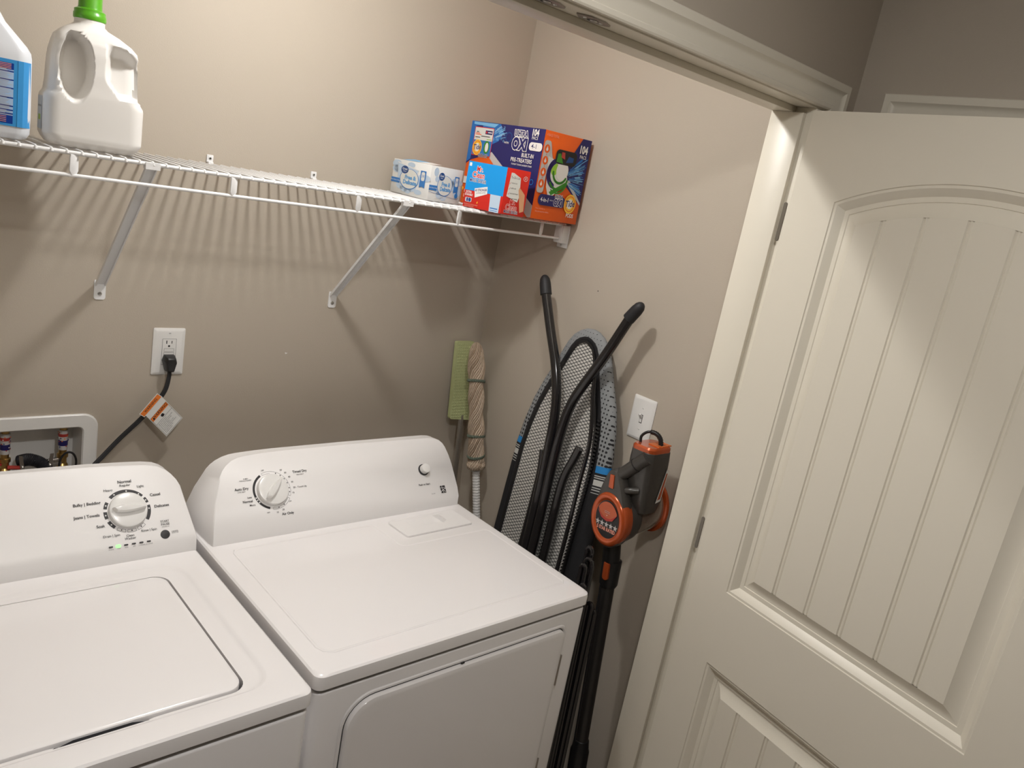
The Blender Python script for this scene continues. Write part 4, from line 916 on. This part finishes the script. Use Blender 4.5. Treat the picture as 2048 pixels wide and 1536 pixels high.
put(b, 'height_rack', root, ang=40)

# ------------------------------------------------------------------ mops in the corner
root = thing('twist_mop', 'beige twisted yarn mop standing upside down in the corner', 'mop', (-.03, -.40, 0))
p0, p1 = Vector((-.070, -.169, .885)), Vector((-.100, -.097, 1.296)); ax_ = (p1-p0).normalized()
xx = ax_.cross(Vector((0, 1, 0))).normalized(); F = Fr(p0, xx, ax_.cross(xx), ax_); Lm = (p1-p0).length
b = MB(); L = []; nt_ = 260; ns = 200
for i in range(nt_+1):
    t = i/nt_; h = t*Lm; base = .0240+.0012*sin(t*9)+.0008*sin(t*23+1)
    if t < .06: base = .0262+.004*sin(pi*t/.06)
    if t > .86: base *= math.sqrt(max(0.0, 1-((t-.86)/.142)**2))*1+.0
    row = []
    for k in range(ns):
        a = 2*pi*k/ns; tw = a*1-h*34
        r_ = base*(1+.07*sin(2*tw))+.0036*(abs(sin(11*a-h*250+.8*sin(3*a+h*40)))**.6-.6)*(1 if t < .95 else .3)+.0006*sin(40*a-h*700)
        if t < .06: r_ = base+.0014*sin(30*a)
        row.append(F(r_*cos(a), r_*sin(a), h))
    L.append(row)
nn = len(L[0]); tones = ['yarn', 'yarn_pale', 'yarn', 'yarn_brown', 'yarn_pale', 'yarn', 'yarn', 'yarn_brown', 'yarn_pale']
vs = [p for l in L for p in l]; buckets = {}
for i in range(len(L)-1):
    for k in range(nn):
        a = 2*pi*(k+.5)/nn; h = (i+.5)/nt_*Lm; j = (k+1) % nn
        ph = (11*a-h*250+.8*sin(3*a+h*40))/pi; q_ = int(math.floor(ph)); fr_ = ph-math.floor(ph)
        m_ = 'yarn_shade' if (fr_ < .10 or fr_ > .90) else tones[q_ % 11 % 9]  # shade painted into the grooves, varied tones on the strands
        buckets.setdefault(m_, []).append((i*nn+k, i*nn+j, (i+1)*nn+j, (i+1)*nn+k))
base_i = len(b.v); b.v += [Vector(p) for p in vs]
for m_, fs in buckets.items():
    mi_ = b.mi(m_)
    for f_ in fs: b.f.append([base_i+q for q in f_]); b.m.append(mi_)
b.add(L[0], [tuple(range(nn-1, -1, -1))], 'yarn'); b.add(L[-1], [tuple(range(nn))], 'yarn')
b.build('yarn_head', root, ang=80)
for hh, sl in ((.70, .006), (.265, .003), (.105, -.004)):
    b = MB()
    for ph in (0, pi):
        P = [F((.0268+.0012*sin(14*a+ph))*cos(a), (.0268+.0012*sin(14*a+ph))*sin(a), hh*Lm+sl*sin(a+1)+.0028*cos(14*a+ph)) for a in [2*pi*k/90 for k in range(91)]]
        b.tube(P, .0024, 'yarn_g', 6)
    b.build('green_stitching', root)
b = MB(); q0, q1 = p0+(p0-p1).normalized()*.0, Vector((-.045, -.232, .60)); q1 = p0+(Vector((-.060, -.202, .73))-p0)*5.2
dd = (q1-p0).normalized(); x_ = dd.cross(Vector((0, 1, 0))).normalized(); Fh = Fr(p0-dd*.02, x_, dd.cross(x_), dd)
L = []
for i in range(330):
    h = i*.0009; row = []
    for k in range(28):
        a = 2*pi*k/28; sc = .0115+(.0030 if h < .03 else 0)+.0013*(1-abs(2*(((h+.0025*abs(sin(a*3)))/.0095) % 1)-1)); row.append(Fh(sc*cos(a), sc*sin(a), h))
    L.append(row)
b.loops(L, 'white_pl', True, True); b.build('grip_sleeve', root, ang=60)
b = MB(); tl = (p0.z)/(-dd.z)
b.tube([p0+dd*.25, p0+dd*(tl-.002)], .0105, 'white_pl', 16); b.build('handle', root)

root = thing('flat_mop', 'green rectangular flat mop head on a steel pole leaning on the back wall', 'mop', (-.06, -.12, 0))
F = Fr((-.0875, -.034, 1.145), (1, -.02, 0), (.00, .10, 1)); F.N = F.U.cross(F.V)
b = MB(); pts = rpoly([(-.033, .135), (-.031, -.126), (.054, -.134), (.040, .135)], .008)
b.prism(pts, -.007, .007, 'green_pad', F)
for i in range(26):
    for j in range(8):
        u, v = -.024+.0088*j+.0002, .125-.0098*i; b.add([F(u-.0028, v-.0028, .0071), F(u+.0028, v-.0028, .0071), F(u+.0028, v+.0028, .0071), F(u-.0028, v+.0028, .0071), F(u, v, .0092)], [(0, 1, 4), (1, 2, 4), (2, 3, 4), (3, 0, 4)], 'green_pad')
b.arc(.022, .090, .022, .024, 110, 250, 'yarn_g', F); b.build('pad', root, bevel=0, ang=30)
b = MB(); b.tube([(-.0665, -.046, 1.03), (-.0655, -.066, .818), (-.062, -.135, .003)], .0085, 'steel', 16); b.build('pole', root)

# ------------------------------------------------------------------ stick vacuum
root = thing('stick_vacuum', 'charcoal and copper cordless stick vacuum standing against the right wall', 'vacuum cleaner', (-.13, -.86, 0))
def P3(y, z, x=-.13): return Vector((x, y, z))
# battery and motor block above the canister
FV = Fr((-.110, -.857, 1.142), (0, -.997, .04), (0, .04, .999)); FV.N = Vector((-1, 0, 0))      # u towards the door, v up
def vloop(u0, u1, n0, n1, r, v, fr=FV): return [fr(u, v, n) for u, n in rrect(u0, n0, u1, n1, r, 6)]
b = MB()
b.loops([vloop(-.026, .032, -.036, .030, .016, -.085), vloop(-.034, .037, -.043, .040, .016, -.055), vloop(-.037, .038, -.045, .045, .018, 0), vloop(-.037, .037, -.045, .046, .018, .055), vloop(-.036, .036, -.044, .045, .018, .078), vloop(-.034, .034, -.042, .043, .016, .080)], 'vgrey', True, True)
b.build('motor_body', root, ang=40)
b = MB()
b.loops([vloop(-.0355, .0355, -.043, .044, .018, .078), vloop(-.0355, .0355, -.043, .045, .018, .088), vloop(-.032, .032, -.040, .041, .017, .093)], 'orange', True, True)
for k in range(6): n_ = -.036+k*.0090; b.prism([(-.004, n_-.003), (.030, n_-.003), (.030, n_+.003), (-.004, n_+.003)], .0925, .0955, 'orange2', Fr(FV(0, 0, 0), FV.U, FV.N, FV.V))
b.build('motor_cap', root, ang=35)
FB_ = Fr(FV(.0385, 0, 0), -FV.N, FV.V, FV.U)
b = MB(); b.poly([(.006, -.056), (.026, -.052), (.037, .030), (.028, .034)], 't_paper', FB_, n=.0006); b.poly([(.011, -.048), (.023, -.045), (.033, .022), (.029, .026)], 'orange', FB_, n=.0012); b.build('side_badge', root, smooth=False)
b = MB(); P = smooth_path([FV(-.024, .090, .02), FV(-.026, .108, .018), FV(-.014, .122, .010), FV(.004, .122, .000), FV(.016, .110, -.006), FV(.020, .092, -.008)], 8)
b.tube(P, [.0036+(.0020+.0011*(i % 2) if i > 18 else 0) for i in range(len(P))], 'black', 12); b.build('hanging_cord', root, ang=50)
# front disc, tab and canister; the axis runs square into the wall
FP = Fr((-.180, -.821, 1.021), (0, -.99, -.12), (0, .12, .99)); FP.N = Vector((-1, .10, -.10)).normalized(); FP.U = FP.V.cross(FP.N).normalized()
SF = Fr(FP.O, FP.U, FP.V, FP.N)
if SF.U.y > 0: SF.U = -SF.U
def tear(s_, wid=.0600, up=.134, dn_=.076, seg=56):
    P = []
    for k in range(seg):
        a = 2*pi*k/seg; c_, q = cos(a), sin(a)
        if q < 0: P.append((wid*c_*s_, dn_*q*s_))
        else: P.append((wid*(abs(c_)**.80)*(1-.42*q)*(1 if c_ > 0 else -1)*s_, up*q*s_))
    return P
b = MB(); b.loops([[SF(u, v, n) for u, v in tear(s_)] for s_, n in ((.92, -.034), (1.0, -.026), (1.0, -.004), (.975, .001), (.9, .002))], 'vgrey', True, True); b.build('pod_shell', root, ang=40)
b = MB(); EL = lambda s_, w_=.0610, h_=.0710: [(w_*s_*cos(2*pi*k/48), h_*s_*sin(2*pi*k/48)) for k in range(48)]
b.loops([[SF(u, v, n) for u, v in EL(s_, .058, .069)] for s_, n in ((1.0, -.02), (1.0, -.048), (.96, -.064), (.90, -.072))], 'vgrey', True, True); b.build('canister_housing', root, ang=40)
b = MB()
b.loops([[SF(u, v, n) for u, v in EL(s_)] for s_, n in ((.98, -.030), (1.02, -.018), (1.03, -.006), (1.0, .003), (.94, .007), (.84, .008), (.77, .006), (.73, .0036), (.70, .0030))], 'orange')
b.add([SF(u, v, .0032) for u, v in EL(.73)], [tuple(range(48))], 'black')
EP = lambda x, y: (x*.0610, y*.0710)
b.poly([EP(.66*cos(radians(a)), .66*sin(radians(a))) for a in range(28, 153, 6)]+[EP(-.34, .02), EP(0, -.06), EP(.34, .02)], 'orange', SF, n=.0050)
b.poly([EP(-.60, .30), EP(-.34, .02), EP(0, -.06), EP(.34, .02), EP(.60, .30), EP(.30, .10), EP(0, .03), EP(-.30, .10)], 'redv', SF, n=.0054)
b.layer = .0056
for k in range(2): b.strokes([(-.010, .022-.004*k), (.010, .0215-.004*k)], .0008, 't_grey', SF)
b.disc(0, .011, .0012, .0012, 't_white', SF)
b.layer = .0036
def star(u, v, r_): b.poly([((r_ if k % 2 == 0 else r_*.42)*cos(pi/2+pi*k/5)+u, (r_ if k % 2 == 0 else r_*.42)*sin(pi/2+pi*k/5)+v) for k in range(10)], 't_grey', SF)
for k in range(5): star(-.033+.0165*k, -.014, .0088)
b.text('5 STAR RATED', 0, -.0270, .0088, 't_pink', SF, bold=.08, sx=.82)
b.build('filter_ring', root, ang=40)
b = MB(); pts = rpoly([(-.0085, .084), (.0085, .084), (.0075, .120), (-.0075, .120)], .003); b.prism(pts, .001, .0045, 'orange', SF); b.build('power_button', root, bevel=.0008)
# grip from the tab up to the motor block
b = MB(); h0, h1 = SF(-.002, .108, -.012), Vector((-.148, -.876, 1.210)); hd_ = (h1-h0).normalized()
b.tube([h0, h0+hd_*.02, h1-hd_*.012, h1], [.0150, .0162, .0185, .0190], 'vgrey', 24); hm = h0+(h1-h0)*.62
b.tube([hm, hm+hd_*.0022], .0188, 'black', 24); b.build('grip', root, ang=40)
b = MB(); b.tube(smooth_path([Vector((-.150, -.872, 1.118)), Vector((-.166, -.852, 1.112)), SF(.012, .075, -.02)], 5), .0085, 'vgrey', 14); b.build('trigger_guard', root, ang=40)
# clear dust cup with a copper rim at the wall end
def cup(L_, m_, b): b.loops([[SF(u*1.0+.010*t_, v+.014*t_, n) for u, v in EL(s_, .056, .067)] for s_, n, t_ in L_], m_, True, True)
b = MB(); cup([(.88, -.068, .3), (.93, -.072, .4), (.95, -.132, 1.1), (.90, -.140, 1.2)], 'cup', b); b.build('dust_cup', root, ang=40)
b = MB(); cup([(.98, -.134, 1.15), (1.08, -.137, 1.2), (1.10, -.143, 1.25), (1.02, -.149, 1.3), (.9, -.150, 1.3)], 'orange', b); b.build('cup_rim', root, ang=40)
# neck, latch, tube, floor head
def tubeat(z, x=-.13): return Vector((x, -.8255-(.925-z)*.070, z))
b = MB(); b.tube([tubeat(.965, -.145), tubeat(.900, -.135)], .0235, 'black', 28); b.tube([tubeat(.900), tubeat(.897), tubeat(.830), tubeat(.822)], [.022, .0265, .0250, .021], 'black', 28)
b.build('wand_collar', root, ang=40)
Fq = Fr(tubeat(.870)+Vector((-.0255, -.004, 0)), (0, -1, 0), (0, .08, 1), (-1, 0, 0))
b = MB(); b.prism(rrect(-.008, -.022, .010, .026, 0, 6, rs=(.008, .003, .003, .008)), -.006, .003, 'orange', Fq); b.build('latch', root, bevel=.001)
b = MB(); b.tube([tubeat(.835), tubeat(.34)], .0185, 'wandm', 28); b.tube([tubeat(.83)+Vector((-.016, .010, 0)), tubeat(.34)+Vector((-.016, .010, 0))], .004, 'black', 10); b.build('wand', root, ang=40)
b = MB(); b.tube([tubeat(.36), tubeat(.33), tubeat(.325), tubeat(.20)], [.021, .024, .0265, .0265], 'black', 28)
b.tube([tubeat(.20), tubeat(.09)], [.024, .020], 'black', 24); b.box(-.165, -.030, -.955, -.865, .004, .055, 'black'); b.build('floor_head', root, bevel=.004)

# slim hooped rods between dryer and vacuum
root = thing('folded_rod_rack', 'slim black folded rods with hooped tops between the dryer and the vacuum', 'rack', (-.2, -.85, 0))
def hoop(dx_, y0, dy_, zt, r_=.0052):
    b = MB(); X_ = -.226+dx_; yl = lambda z_: y0+.018*(z_-.01); r2 = dy_/2
    P = [Vector((X_, yl(z_), z_)) for z_ in (.01, .3, .6, zt-r2)]
    P += [Vector((X_, yl(zt)-r2+r2*cos(a_), zt-r2+r2*1.3*sin(a_))) for a_ in [pi*k/10 for k in range(1, 10)]]
    P += [Vector((X_, yl(z_)-dy_, z_)) for z_ in (zt-r2, .6, .3, .01)]
    b.tube(P, r_, 'gloss', 10); b.build('rod', root)
hoop(-.0, -.830, .018, .946, .0055); hoop(-.012, -.842, .024, .922, .0060); hoop(-.022, -.840, .015, .905, .0058); hoop(.008, -.862, .014, .800, .0062); hoop(.020, -.868, .012, .780, .0060); hoop(-.030, -.858, .012, .860, .0060)

# small marks on the walls
b = MB(); fr = Fr((-.703, 0, 1.237), (1, 0, 0), (0, 0, 1), (0, -1, 0)); b.poly([(-.004, .001), (-.001, -.003), (.003, -.001), (.004, .002), (.001, .001), (-.002, .003)], 'plate', fr, n=.0004)
tag(b.build('wall_chip', smooth=False), 'tiny pale chip in the paint of the back wall above the dryer', 'paint chip')
b = MB(); fr = Fr((0, -.470, 1.552), (0, -1, 0), (0, 0, 1), (-1, 0, 0)); b.disc(0, 0, .0018, .0018, 'slot', fr, n=.0004)
tag(b.build('nail_hole', smooth=False), 'tiny dark nail hole in the right wall between the two capped legs', 'nail hole')
# ceiling lights (above the frame)
for nm, x, y, lab in (('ceiling_light', -.88, -.616, 'bare bulb holder on the closet ceiling'), ('ceiling_light', -1.35, -1.75, 'bulb holder on the hall ceiling')):
    b = MB(); b.lathe([(.055, 0), (.052, .012), (.030, .018), (.022, .030)], Fr((x, y, CEIL), (1, 0, 0), (0, -1, 0), (0, 0, -1)), 'plate', 32); tag(b.build(nm, ang=40), lab, 'ceiling light')
